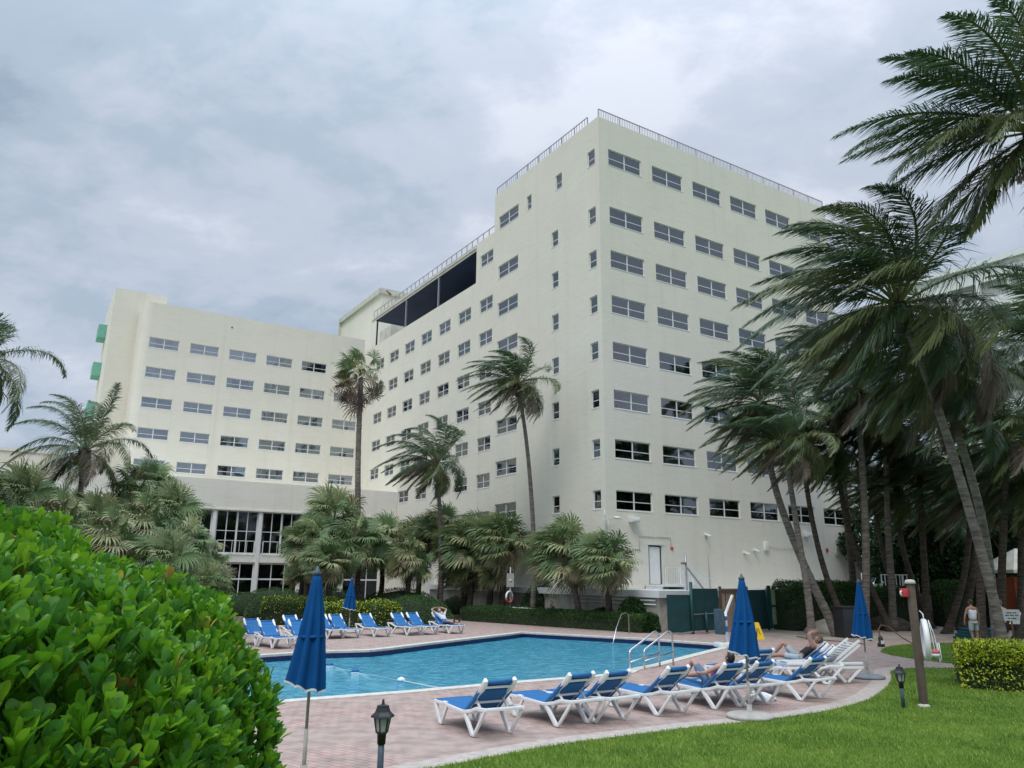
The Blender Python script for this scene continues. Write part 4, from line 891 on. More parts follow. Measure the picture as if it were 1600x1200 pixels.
def mound(label, px, D, rx, rz, n=7000, mats=hm, wts=(.8, .2), size=.075, ry=None, group='rounded clipped mounds behind the far loungers', cat='shrub', name='clipped_mound'):
    c = at(px, 950, D); ry = ry or rx; t = thing(name, label, cat, (c.x, D, 0), 0, group)
    u = nr.uniform(0, 1, n); th = nr.uniform(0, 2 * PI, n); z = u; r = np.sqrt(1 - z ** 2.2); d = np.stack([r * np.cos(th), r * np.sin(th), z], 1); P = d * [rx, ry, rz] * nr.uniform(.95, 1.02, (n, 1)); Nn = d / np.array([rx, ry, rz]); Nn /= np.linalg.norm(Nn, axis=1)[:, None]
    V, F = leaves_np(P, Nn, size); np_mesh('foliage', V, F, mats, t, nr.choice(len(mats), len(F), p=wts))
    mb = MB(); mb.lathe([(.93 * math.sqrt(1 - (k / 8) ** 2.2) + .001, .93 * k / 8) for k in range(9)], n=24); mb.v = [(x * rx, y * ry, z_ * rz) for x, y, z_ in mb.v]; mb.build('shade_core', M['hcore'], t); return t  # solid dark dome painted as inner shade behind the leaf shell
mound('large rounded green mound behind the reclining man', 648, 41, 2.0, 1.45, 11000)
mound('darker rounded mound behind the large one under fan palm leaves', 625, 47, 2.6, 1.75, 8000)
mound('small dark rounded mound before the lobby windows at left', 380, 50, 1.6, 1.35, 6000)
mound('wide dark mound before the lobby behind the boxy hedge', 425, 53, 2.4, 1.6, 7000)
mound('small dark round shrub at the left end of the boxy hedge', 412, 42.5, 1.0, 1.3, 5000)
mound('low round dark mound right of the path gap', 722, 55, 1.6, 1.15, 5000)
mound('dark shrub mass under the fan palms by the lobby', 500, 51, 3.0, 1.7, 8000)
# ragged shrubs by the terrace wall
for px, D, rx, rz, lab in ((988, 38.6, .75, 1.5, 'leafy shrub against the stained terrace wall'), (1012, 37.8, .5, .75, 'small round shrub at the foot of the terrace wall'), (855, 46.5, 1.6, 2.3, 'dark shrubbery beside the tall slender palm'), (890, 45.5, 1.1, 2.4, 'dark climber on the terrace wall behind the reddish trunk'), (945, 41, 1.1, .9, 'low shrub at the base of the rightmost fan palm')):
    mound(lab, px, D, rx, rz, 4500, [M['bushd'], M['hedge']], (.6, .4), .11, ry=.6, group='shrubs along the terrace wall', name='shrub')
# background trees at right
def leafy_tree(label, px, D, z0, R_, H_, n=16000, size=.28, m=None):
    c = at(px, 900, D); t = thing('broadleaf_tree', label, 'tree', (c.x, D, 0), 0, 'dark trees behind the palm grove')
    cl = [(nr.normal(0, .45, 3) * [R_, R_ * .6, H_ * .5] + [0, 0, z0 + H_ * .5], nr.uniform(.25, .5) * R_) for _ in range(22)]
    P = []; Nn = []
    for ce, r in cl:
        k = n // 22; d = nr.normal(0, 1, (k, 3)); d /= np.linalg.norm(d, axis=1)[:, None]; P.append(ce + d * r * nr.uniform(.6, 1.05, (k, 1)) * [1, 1, .75]); Nn.append(d)
    P = np.concatenate(P); Nn = np.concatenate(Nn); ok = P[:, 2] > .2; V, F = leaves_np(P[ok], Nn[ok], size, .5)
    np_mesh('crown', V, F, [M['bushd'], M['hedge']], t, nr.choice(2, len(F), p=[.75, .25]))
    mb = MB(); mb.tube([(0, 0, -.1), (.1, 0, z0 * .6), (.2, .1, z0 + H_ * .5)], [.28, .2, .08], 8)
    for k in range(5): ce = cl[k][0]; mb.tube([(.1, 0, z0 * .6), tuple(ce * .6 + np.array([0, 0, .3])), tuple(ce)], [.12, .08, .03], 6)
    mb.build('trunk', M['barkd'], t)
for a in (('dark broad tree right of the tower behind the trunks', 1395, 52, .8, 3.4, 6.5), ('dark tree above the walkway railing', 1470, 54, 1.5, 3.6, 7.0), ('low dark bushy tree behind the life ring post', 1440, 48.5, .3, 2.6, 4.5), ('low dark bushy tree between the leaning trunks', 1520, 47.5, .3, 2.8, 5.0), ('dark tree behind the standing person', 1540, 50, 1.5, 3.6, 6.5), ('dark tree above the pool hut roof', 1610, 46, 2.6, 3.2, 6.0), ('taller dark tree mass at the far right', 1580, 62, 3, 5, 10.0), ('tall dark tree between grove and white building', 1470, 64, 3, 4.5, 9.5)): leafy_tree(*a)

# ---------------------------------------------------------------- big glossy shrub at left
def scaevola():
    t = thing('glossy_shrub', 'large bright green shrub with glossy paddle leaves filling the lower left', 'shrub', (-3.75, 4.6, 0))
    C_ = np.array([0, 0, 1.05]); RR = np.array([2.17, 2.25, 1.38]); rng = np.random.default_rng(5); V, F, MI = [], [], []
    def lump(d): return 1 + .07 * math.sin(d[0] * 7 + d[2] * 5) * math.cos(d[1] * 6 + 2) + .035 * math.sin(d[0] * 15 + d[1] * 13)
    KL = 5
    for layer, (cnt, sc_) in enumerate(((4300, 1.0), (3000, .91), (2400, .80))):
        done = 0
        while done < cnt:
            d = unit(rng.normal(0, 1, 3))
            se = (abs(d[0]) ** 3 + abs(d[1]) ** 3 + abs(d[2]) ** 3) ** (-1 / 3) if d[2] > -.2 else 1.0
            off = d * RR * sc_ * se * lump(d) * rng.uniform(.965, 1.02); off[2] *= 1 + .27 * min(1, max(0, (1.5 - off[0]) / 1.5)); p = C_ + off
            if p[2] < .12 : continue
            # only the side towards the pool and the camera is dense
            wp = p + np.array([-3.75, 4.6, 0]); 
            if wp[0] < -5.2 or d[1] > .75 or (d[0] < -.45): continue
            done += 1
            nrm = unit(d / RR); ax = unit(nrm * .5 + np.array([-.1, 0, 1.05]) + rng.normal(0, .22, 3))
            s0 = unit(np.cross(ax, [0.3, .5, .1])); s1 = np.cross(ax, s0); nlf = rng.integers(6, 10); ml = rng.choice([0, 0, 0, 1, 1, 2]) if rng.random() < .985 else 3
            for k in range(nlf):
                a = k * 2.4 + rng.random(); tilt = .18 + .50 * (k / nlf) + rng.normal(0, .1)      # inner leaves upright
                rad = s0 * math.cos(a) + s1 * math.sin(a); d0 = unit(ax * math.cos(tilt) + rad * math.sin(tilt)); sd_ = unit(np.cross(d0, ax)); nn = np.cross(sd_, d0)
                l = rng.uniform(.08, .15) * (1.25 if wp[1] < 3.7 and wp[0] < -1.8 else 1.0); w = l * rng.uniform(.145, .20); o = len(V); curl = rng.uniform(-.3, .5)
                for j, (tt, ww) in enumerate(((0, .12), (.25, .34), (.5, .75), (.75, 1.0), (.92, .78), (1.0, .30))):
                    c = p - ax * .03 + d0 * l * tt + nn * (-curl * l * tt * tt * .5)
                    V += [c + sd_ * w * ww + nn * w * .35 * ww, c - nn * w * .05, c - sd_ * w * ww + nn * w * .35 * ww]
                for j in range(KL):
                    b = o + 3 * j; F += [(b, b + 1, b + 4, b + 3), (b + 1, b + 2, b + 5, b + 4)]; MI += [ml if rng.random() < .85 else 2] * 2
    np_mesh('foliage', np.array(V), np.array(F), [M['scaev'], M['scaev2'], M['scaev3'], M['scaev4']], t, np.array(MI), True)
    mb = MB()
    for k in range(70):
        d = unit(rng.normal(0, 1, 3)); d[2] = abs(d[2]); p = C_ + d * RR * .93; mb.tube([(p[0] * .15, p[1] * .15, .0), tuple(p * .5 + rng.normal(0, .08, 3)), tuple(p)], [.022, .014, .006], 5)
    mb.build('branches', M['twig'], t)
    mb = MB(); mb.lathe([(.74 * math.sqrt(max(0, 1 - (k / 8 * 2 - 1) ** 2)) + .001, .74 * (k / 8 * 2 - 1)) for k in range(9)], n=20); mb.v = [tuple(np.array([x, y, z]) * RR * (1.13 if abs(z) < .6 else 1.08) * [1, 1, 1.12] + C_) for x, y, z in mb.v]; mb.build('shade_filler', M['hcore'], t)  # solid dark body plugs gaps with painted shade behind the leaves
scaevola()

# ---------------------------------------------------------------- lawn blades
def lawn():
    edge = np.array([tuple(p) for p in GC])
    def inside(X, Y): return Y < np.interp(X, edge[:, 0], edge[:, 1]) - .0
    n = 520000; Y = 8.2 + nr.beta(1.0, 1.7, n) * 17; X = nr.uniform(-.42, .80, n) * (Y + .5)
    # GC bends back on itself near x 8..11: use the polygon test by interpolation, good enough there
    ok = inside(X, Y) & (Y < 24); X, Y = X[ok], Y[ok]; n = len(X)
    ie = np.array([tuple(p) for p in LAWN2]); cxi, cyi = nr.uniform(12.9, 20, 60000), nr.uniform(24.6, 33, 60000)
    ins = np.zeros(len(cxi), bool)
    for i in range(len(ie)):
        a, b = ie[i], ie[(i + 1) % len(ie)]; c = ((a[1] > cyi) != (b[1] > cyi)) & (cxi < (b[0] - a[0]) * (cyi - a[1]) / (b[1] - a[1] + 1e-9) + a[0]); ins ^= c
    X = np.concatenate([X, cxi[ins]]); Y = np.concatenate([Y, cyi[ins]]); n = len(X)
    h = nr.uniform(.025, .062, n); w = nr.uniform(.003, .006, n) * (1 + Y / 14); a = nr.uniform(0, 2 * PI, n); lx = nr.normal(0, .022, n) - .008; ly = nr.normal(0, .022, n)
    V = np.empty((n, 3, 3)); V[:, 0] = np.stack([X - np.cos(a) * w, Y - np.sin(a) * w, np.full(n, -.02)], 1); V[:, 1] = np.stack([X + np.cos(a) * w, Y + np.sin(a) * w, np.full(n, -.02)], 1); V[:, 2] = np.stack([X + lx, Y + ly, h - .015], 1)
    struct(np_mesh('grass', V.reshape(-1, 3), np.arange(3 * n).reshape(n, 3), [M['blade'], M['bladey']], None, nr.choice(2, n, p=[.8, .2])), 'stuff')
lawn()
#@@OBJECTS@@
# ---------------------------------------------------------------- loungers
BACK = R(37)
def lounger_proto(back=BACK):
    t = thing('sun_lounger', 'x', 'sun lounger'); Wd = .33
    # side rails with the raised head end
    rail = [(0, .33), (.30, .335), (1.12, .31), (1.38, .36), (1.55, .415), (1.88, .43)]
    for sgn in (-1, 1):
        mb = MB(); y = sgn * Wd
        for a, b in zip(rail[:-1], rail[1:]): mb.bar((a[0], y, a[1]), (b[0] + .005, y, b[1]), .05, .055, side=(0, 1, 0))
        mb.box((.34, y - .035, .33), (.46, y + .035, .375)); mb.build('side_rail', M['plastic'], t, bevel=.012)
        for x0, xm, x1, z0, z1 in ((.02, .26, .50, .32, .33), (1.16, 1.46, 1.84, .30, .41)):
            mb = MB(); mb.bar((x0, y, z0), (xm - .03, y, .02), .05, .075, side=(0, 1, 0)); mb.bar((x1, y, z1), (xm + .03, y, .02), .045, .05, side=(0, 1, 0)); mb.box((xm - .055, y - .027, 0), (xm + .055, y + .027, .045)); mb.build('leg', M['plastic'], t, bevel=.012)
    for x, z, w_ in ((.02, .335, .05), (1.84, .43, .07), (1.25, .32, .05), (1.55, .385, .05)): mb = MB(); mb.bar((x, -Wd + .025, z), (x, Wd - .025, z), w_, .045); mb.build('cross_bar', M['plastic'], t, bevel=.01)
    # seat sling, slightly sagging, wrapped round the rails
    def sling(name, p, q, w, sag, m, th=.045):
        mb = MB(); p, q = Vector(p), Vector(q); d = q - p; n = Vector((-d.z, 0, d.x)).normalized(); K, J = 10, 8; vs = []
        for i in range(K + 1):
            for j in range(J + 1):
                u, v = i / K, j / J; y = (v * 2 - 1) * w; s = -sag * (1 - (2 * v - 1) ** 4) * math.sin(PI * u); vs.append(p + d * u + Vector((0, y, 0)) + n * (s + .012 * math.sin(u * 9 + v * 3) * .3))
        nn = len(vs); vs += [v - n * th * (1 if (i % (J + 1)) in (0, J) else .35) for i, v in enumerate(vs)]
        fs = []
        for i in range(K):
            for j in range(J): a = i * (J + 1) + j; fs += [(a, a + J + 1, a + J + 2, a + 1), (nn + a, nn + a + 1, nn + a + J + 2, nn + a + J + 1)]
            a = i * (J + 1); fs += [(a, nn + a, nn + a + J + 1, a + J + 1), (a + J, a + 2 * J + 1, nn + a + 2 * J + 1, nn + a + J)]
        for j in range(J): fs += [(j, j + 1, nn + j + 1, nn + j)]; a = K * (J + 1) + j; fs += [(a, nn + a, nn + a + 1, a + 1)]
        mb.add(vs, fs, 0, True); return mb.build(name, m, t)
    sling('seat_sling', (.05, 0, .375), (1.10, 0, .345), .335, .02, M['sling'])
    c, s = math.cos(back), math.sin(back); B0 = Vector((1.08, 0, .35)); D_ = Vector((c, 0, s)); Nn = Vector((s, 0, -c))
    sling('back_sling', tuple(B0), tuple(B0 + D_ * .58), .295, .02, M['sling'], .07); sling('back_sling_top', tuple(B0 + D_ * .585), tuple(B0 + D_ * .78), .222, .01, M['sling'], .03)
    mb = MB(); mb.tube([tuple(B0 + D_ * .78 + Vector((0, y, 0)) + Nn * .01) for y in (-.205, 0, .205)], .035, 8); mb.build('head_roll', M['sling'], t)
    mb = MB()
    for sgn in (-1, 1):
        y = sgn * .262; P = lambda u, k=.03: tuple(B0 + D_ * u + Vector((0, y, 0)) + Nn * k)
        mb.bar(P(0), P(.66), .035, .045, side=(0, 1, 0)); mb.tube([P(.48), P(.61), P(.73, .02), P(.80, -.005), P(.80, -.04)], [.03, .048, .052, .044, .026], 8)
        mb.bar(tuple(B0 + D_ * .34 + Vector((0, y * .92, 0)) + Nn * .03), tuple(Vector((1.55, y * .92, .37))), .03, .03, side=(0, 1, 0))
    for u, k in ((.26, .05), (.70, .05)): mb.bar(tuple(B0 + D_ * u + Vector((0, -.25, 0)) + Nn * k), tuple(B0 + D_ * u + Vector((0, .25, 0)) + Nn * k), .035, .035)
    mb.build('back_frame', M['plastic'], t, bevel=.008)
    return t
LP = lounger_proto(); used = [False]
def lounger(loc, rz, label, group):
    if not used[0]: used[0] = True; LP.location = loc; LP.rotation_euler = (0, 0, rz); LP['label'] = label; LP['group'] = group; return LP
    return dup(LP, loc, rz, label, group)
def near_l(B, C_, label):
    b, c = gp(*B), gp(*C_); d = c - b; a = math.atan2(d.y, d.x); rz = a - PI / 2; m = (b + c) / 2; x = Vector((math.cos(rz), math.sin(rz), 0)); return lounger(tuple(m - x * 1.46), rz, label, 'blue loungers on the near side of the pool')
def far_l(B, C_, label, da=0):
    b, c = gp(*B), gp(*C_); d = c - b; a = R(40) + da; rz = a + PI / 2; m = (b + c) / 2; x = Vector((math.cos(rz), math.sin(rz), 0)); return lounger(tuple(m - x * .26), rz, label, 'blue loungers on the far side of the pool')
near_l((736, 1151), (800, 1144.5), 'nearest blue lounger standing alone on the pink pavers')
near_l((866.6, 1136), (921.6, 1129), 'second blue lounger from the left in the near row')
near_l((926, 1130), (978, 1123.5), 'third blue lounger in the near row close against the second')
near_l((1022.5, 1118.7), (1071, 1112.5), 'fourth blue lounger in the near row in front of the pool steps rail')
near_l((1112.5, 1108.7), (1160, 1103.7), 'blue lounger left of the second umbrella holding a person with raised knee')
near_l((1162, 1105), (1204, 1099), 'blue lounger behind the second umbrella pole with a towel under it')
near_l((1247.5, 1095), (1285, 1090), 'blue lounger right of the second umbrella in the near row')
lounger((5.15, 20.3, 0), R(-62), 'blue lounger turned across behind the loungers near the second umbrella', 'blue loungers on the near side of the pool')
l8 = lounger((6.55, 21.3, 0), R(-16), 'blue lounger carrying the person in black tank top', 'blue loungers on the near side of the pool')
lounger((6.35, 20.35, 0), R(-18), 'empty blue lounger just in front of the one with the person in black', 'blue loungers on the near side of the pool')
def white_lounger(loc, rz, label):
    t = thing('white_lounger', label, 'sun lounger', loc, rz, 'white slatted loungers without sling')
    for k in range(2):
        z = .10 * k
        for sgn in (-1, 1):
            mb = MB(); y = sgn * .33; mb.bar((0, y, .33 + z), (1.9, y, .36 + z), .05, .06, side=(0, 1, 0)); mb.build('side_rail', M['plastic'], t, bevel=.012)
            if k == 0:
                for x0, xm, x1 in ((.02, .26, .5), (1.16, 1.46, 1.84)): mb = MB(); mb.bar((x0, y, .32), (xm - .03, y, .02), .05, .075, side=(0, 1, 0)); mb.bar((x1, y, .34), (xm + .03, y, .02), .045, .06, side=(0, 1, 0)); mb.build('leg', M['plastic'], t, bevel=.012)
        mb = MB()
        for i in range(10): x = .1 + .11 * i; mb.box((x, -.3, .34 + z), (x + .07, .3, .36 + z))
        for i in range(9): u = .05 + .09 * i; c, s = math.cos(R(36)), math.sin(R(36)); mb.bar((1.15 + u * c, -.3, .36 + z + u * s), (1.15 + u * c, .3, .36 + z + u * s), .07, .02)
        for sgn in (-1, 1): mb.bar((1.15, sgn * .31, .36 + z), (1.15 + .9 * math.cos(R(36)), sgn * .31, .36 + z + .9 * math.sin(R(36))), .04, .05, side=(0, 1, 0))
        mb.build('slats', M['plastic'], t)
white_lounger((6.75, 20.1, 0), R(2), 'bare white slatted lounger at the right end behind the blue ones')
far_l((700, 990), (722, 989), 'far lounger with the man resting his hands behind his head')
far_l((659, 991.5), (682, 990.5), 'empty far lounger directly left of the reclining man')
far_l((634, 993), (658, 991.5), 'far lounger second left of the reclining man before the rounded mound')
far_l((583, 995), (608, 994), 'far lounger just right of the small far umbrella')
far_l((535, 997), (560, 995.6), 'far lounger just left of the small far umbrella')
far_l((512, 998), (534, 997), 'far lounger partly hidden by the right side of the large front umbrella')
far_l((427, 1013.5), (452, 1012), 'front blue lounger between the shrub and the large umbrella')
far_l((475, 1011.5), (499, 1010), 'front blue lounger half hidden by the left side of the large umbrella')
far_l((463, 1000), (486, 999), 'back blue lounger seen between the two front ones at left')
far_l((402, 1009), (425, 1008), 'leftmost blue lounger just showing past the shrub leaves')

# ---------------------------------------------------------------- umbrellas
def umbrella(base, label, h=2.46, zb=1.06, r=.235, bm_='base', br=.42, lean=0, turn=0):
    t = thing('closed_umbrella', label, 'umbrella', base, turn, 'closed blue umbrellas'); mb = MB(); n = 64; prof = []
    K = 14; vs = []
    for i in range(K + 1):
        u = i / K; z = h - .04 - (h - .04 - zb) * u; rr = .045 + (r - .045) * u ** .85
        for j in range(n):
            a = 2 * PI * j / n; f = 1 + .22 * min(1, u * 2) * math.cos(8 * a + .9 * u + .5 * math.sin(2 * a)) + .06 * u * math.cos(3 * a + 1); zz = z + (.022 * math.cos(8 * a + .8) - .06 * math.cos(a)) * u ** 3
            vs.append((rr * f * math.cos(a) - .05 * u * u, rr * f * math.sin(a), zz))
    fs = [(i * n + j, i * n + (j + 1) % n, (i + 1) * n + (j + 1) % n, (i + 1) * n + j) for i in range(K) for j in range(n)] + [tuple(range(n - 1, -1, -1))]
    mb.add(vs, fs, 0, True); mb.build('canopy', M['blue'], t)
    mb = MB(); hem = [Vector(v) for v in vs[-n:]]; 
    for i in range(n): a, b = hem[i], hem[(i + 1) % n]; mb.add([a * 1.0 + Vector((a.x * .03, a.y * .03, .015)), b + Vector((b.x * .03, b.y * .03, .015)), b + Vector((b.x * .02, b.y * .02, -.012)), a + Vector((a.x * .02, a.y * .02, -.012))], [(0, 1, 2, 3)])
    mb.build('white_hem', M['trim'], t); mb = MB(); zs = zb + (h - zb) * .42; rr = .052 + (r - .045) * .60; mb.lathe([(rr, zs - .02), (rr + .012, zs), (rr, zs + .02)], (-.015, 0, 0), n=32); mb.build('tie_strap', M['blue'], t)
    mb = MB(); mb.lathe([(.055, h - .06), (.06, h - .03), (.03, h), (.012, h + .05)], n=12); mb.build('finial', M['slate'], t)
    mb = MB(); mb.tube([(0, 0, .04), (0, 0, .62)], .025, 10); mb.tube([(0, 0, .6), (0, 0, h - .05)], .019, 10); mb.build('pole', M['polem'], t)
    mb = MB(); mb.lathe([(br, 0), (br, .04), (br * .9, .065), (.12, .09), (.05, .10), (.045, .22)], n=32); mb.build('base', M[bm_], t)
umbrella((-2.43, 9.95, 0), 'large closed blue umbrella in the left foreground beside the shrub', h=2.47, zb=1.10, r=.205)
umbrella(tuple(gp(1172, 1121)), 'closed blue umbrella on a round pale base behind the near loungers', h=2.47, zb=1.06)
umbrella(tuple(gp(1356, 1059)), 'closed blue umbrella on a grey base at the right end of the deck', h=2.42, zb=.98, r=.22, bm_='baseg')
umbrella(tuple(gp(545, 988)), 'small closed blue umbrella among the far loungers', h=2.32, zb=1.0, r=.25)

# ---------------------------------------------------------------- path lanterns
def lantern(base, label, h=.80, s=1.0, m='slate'):
    t = thing('path_lantern', label, 'lantern', base, R(20), 'black path lanterns')
    z = h - .30 * s
    mb = MB(); mb.tube([(0, 0, -.05), (0, 0, z - .02)], .035 * s, 12); mb.build('post', M[m], t)
    mb = MB(); mb.lathe([(.045 * s, z - .12 * s), (.05 * s, z - .02), (.065 * s, z)], n=12); mb.build('collar', M['black'], t)
    mb = MB(); n = 6; P = lambda r, zz, k: (r * math.cos(2 * PI * k / n), r * math.sin(2 * PI * k / n), zz)
    for k in range(n): mb.bar(P(.062 * s, z, k), P(.092 * s, z + .155 * s, k), .012, .012)
    mb.tube([P(.064 * s, z + .004, k) for k in range(n + 1)], .008, 5); mb.tube([P(.092 * s, z + .155 * s, k) for k in range(n + 1)], .01, 5); mb.build('cage', M['black'], t)
    mb = MB(); mb.lathe([(.056 * s, z + .002), (.085 * s, z + .152 * s)], n=6, smooth=False); mb.build('glass', M['lens'], t)
    mb = MB(); mb.lathe([(.135 * s, z + .156 * s), (.125 * s, z + .175 * s), (.085 * s, z + .21 * s), (.066 * s, z + .26 * s), (.07 * s, z + .272 * s), (.02 * s, z + .285 * s), (.012 * s, z + .31 * s), (.016 * s, z + .32 * s), (.004 * s, z + .34 * s)], n=6, smooth=False); mb.build('cap', M['black'], t)
q = at(599, 1095, 9.3); lantern((q.x, q.y, 0), 'black path lantern at the bottom edge near the large umbrella', h=q.z - .02, s=1.03)
lantern(tuple(gp(1412, 1106)), 'black path lantern on the lawn beside the brown post', h=.78, s=.98)

# ---------------------------------------------------------------- brown post with ring
PB = thing('rescue_post', 'square brown post on the lawn with red call box on its far side', 'post', tuple(gp(1444, 1104)), R(12))
mb = MB(); mb.box((-.06, -.06, -.05), (.06, .06, 2.36)); mb.build('post', M['wood'], PB, bevel=.008); mb = MB(); mb.lathe([(.10, 2.36), (.105, 2.40), (.08, 2.44), (.02, 2.45)], n=12); mb.build('cap', M['conc'], PB); mb = MB(); mb.lathe([(.12, -.02), (.11, .03), (.075, .05)], n=10); mb.build('footing', M['conc'], PB)
mb = MB(); mb.box((-.18, -.02, 2.1), (-.061, .12, 2.27)); o = mb.build('call_box', M['red'], PB, bevel=.02); mb = MB(); mb.tube([(-.18, .05, 2.22), (-.21, .05, 2.20), (-.21, .05, 2.15), (-.18, .05, 2.13)], .018, 6); mb.build('handle', M['white'], PB)
pc = gp(1444, 1104)
RG = thing('life_ring', 'white life ring hanging edge on from the brown post', 'life ring', (pc.x + .16, pc.y - .05, 1.27), R(68))
mb = MB(); mb.tube([(.30 * math.cos(a * PI / 12), 0, .36 * math.sin(a * PI / 12)) for a in range(25)], .058, 10, cap=False); mb.build('ring', M['plastic'], RG)
mb = MB(); rgn = random.Random(3)
for k in range(2): mb.tube([(.05, -.09, .38), (.06 + .03 * k, -.12 - .05 * k, .1), (.05 + .03 * k, -.16 - .05 * k, -.35 - .08 * k), (.0 + .02 * k, -.22 - .03 * k, -.42 + .05 * k), (.02, -.2 - .03 * k, -.05)], .009, 5)
mb.tube([(-.07, 0, .40), (0, 0, .5), (.05, .05, .56)], .012, 5); mb.build('rope', M['trim'], RG)
FL = thing('rope_float', 'red and white float hanging on the rope beside the life ring', 'float', (pc.x + .27, pc.y - .12, .93))
mb = MB(); mb.lathe([(.01, 0), (.08, .03), (.10, .085)], n=14); mb.build('lower_half', M['plastic'], FL); mb = MB(); mb.lathe([(.10, .086), (.08, .14), (.01, .17)], n=14); mb.build('upper_half', M['pink'], FL)
# far life ring with sign post
q = at(797, 950, 45.0)
SP = thing('safety_sign', 'grey safety sign on a thin pole with life ring behind the long hedge', 'sign', (q.x, q.y, 0)); mb = MB(); mb.tube([(0, 0, 0), (0, 0, 3.0)], .035, 8); mb.build('pole', M['conc'], SP); mb = MB(); mb.box((-.21, -.06, 1.9), (.21, -.036, 2.65)); mb.build('plate', M['grey'], SP); mb = MB(); mb.lathe([(.10, 0), (.10, .005)], n=16); o = mb.build('round_symbol', M['conc'], SP); o.location = (0, -.06, 2.25); o.rotation_euler = (PI / 2, 0, 0)
R2_ = thing('life_ring', 'small red and white life ring under the grey safety sign', 'life ring', (q.x - .05, q.y - .12, 1.35), R(55))
mb = MB(); mb.tube([(.30 * math.cos(a * PI / 12), 0, .30 * math.sin(a * PI / 12)) for a in range(14)], .06, 8); mb.build('white_half', M['plastic'], R2_); mb = MB(); mb.tube([(.30 * math.cos(a * PI / 12), 0, .30 * math.sin(a * PI / 12)) for a in range(13, 25)], .06, 8); mb.build('red_half', M['pink'], R2_)
a, b = at(797, 949, 44.2), at(882, 954, 42.6); HK = thing('rescue_pole', 'long pale rescue pole lying along the top of the long hedge', 'pole', tuple(a)); mb = MB(); mb.tube([(0, 0, 0), tuple((b - a) * .5)], .03, 6); mb.build('shaft', M['trim'], HK); mb = MB(); mb.tube([tuple((b - a) * .5), tuple(b - a)], .03, 6); mb.build('grip', M['sling'], HK)

# ---------------------------------------------------------------- pool fittings
def inv_u(name, label, pts_list, loc, rz=0):
    t = thing(name, label, 'handrail', loc, rz); 
    for p in pts_list: mb = MB(); mb.tube(p, .024, 10); mb.build('rail', M['chrome'], t)
    return t
a = gp(957, 1000); b = gp(983, 991); d = b - a; t = inv_u('grab_rail', 'thin steel grab rail at the far edge of the pool', [[(0, 0, -.2), (d.x * .25, d.y * .25, .45), (d.x * .5, d.y * .5, .88), (d.x * .58, d.y * .58, .93), (d.x * .85, d.y * .85, .93), (d.x, d.y, .86), (d.x, d.y, 0)]], tuple(a))
# steps rail at the near edge: two parallel rails descending into the pool
p0 = gp(1031, 1041); p1 = gp(984, 1047)
dd = Vector((p1.x - p0.x, p1.y - p0.y, 0)); L_ = dd.length; ux = dd.normalized()
sx = Vector((.82, .57, 0)); t = thing('pool_step_rails', 'pair of sloping steel handrails into the pool behind the fourth lounger', 'handrail', tuple(p0))
for k in (0, 1):
    o_ = sx * (.55 * k) + Vector((0, 0, 0)); P = lambda u, z: tuple(o_ + dd * u + Vector((0, 0, z)))
    mb = MB(); mb.tube([P(0, 0), P(0, .80), P(.03, .90), P(.10, .95), P(.2, .93), P(.30, .86), P(.97, .50), P(1.0, .44), P(1.0, -.3)], .026, 10); mb.build('rail', M['chrome'], t)
    mb = MB(); mb.tube([P(0, .36), P(.99, .20)], .018, 8); mb.build('lower_bar', M['chrome'], t)
# rope with floats
fr = [gp(470, 1030, -.2), gp(515, 1040, -.2), gp(555, 1050, -.2), gp(627, 1064, -.2), gp(690, 1076, -.16)]
mb = MB(); pts = []
for i in range(4):
    for k in range(6): pts.append(fr[i].lerp(fr[i + 1], k / 6) + Vector((0, 0, .012 * math.sin(k + i * 2))))
mb.tube(pts + [fr[4]], .004, 5); tag(mb.build('float_rope', M['trim']), 'thin white rope across the left part of the pool', 'rope')
mb = MB()
for k in range(26): c = fr[3].lerp(fr[4], k / 26); mb.lathe([(.004, -.018), (.02, 0), (.004, .018)], tuple(c + Vector((0, 0, .01))), 6)
o = mb.build('float_beads', M['trim']); tag(o, 'row of tiny white beads on the pool rope by the near edge', 'beads'); o['kind'] = 'stuff'
for i, (lab, ma, mb_) in enumerate((('small blue float farthest along the pool rope', 'sling', 'trim'), ('middle blue float on the pool rope', 'sling', 'trim'), ('white topped float nearest on the pool rope', 'plastic', 'sling'))):
    f = thing('pool_float', lab, 'float', tuple(fr[i + 1] + Vector((0, 0, -.03)))); m_ = MB(); m_.lathe([(.01, -.06), (.10, -.02), (.115, .035)], n=14); m_.build('lower_half', M[mb_], f); m_ = MB(); m_.lathe([(.115, .036), (.10, .09), (.01, .13)], n=14); m_.build('upper_half', M[ma], f)
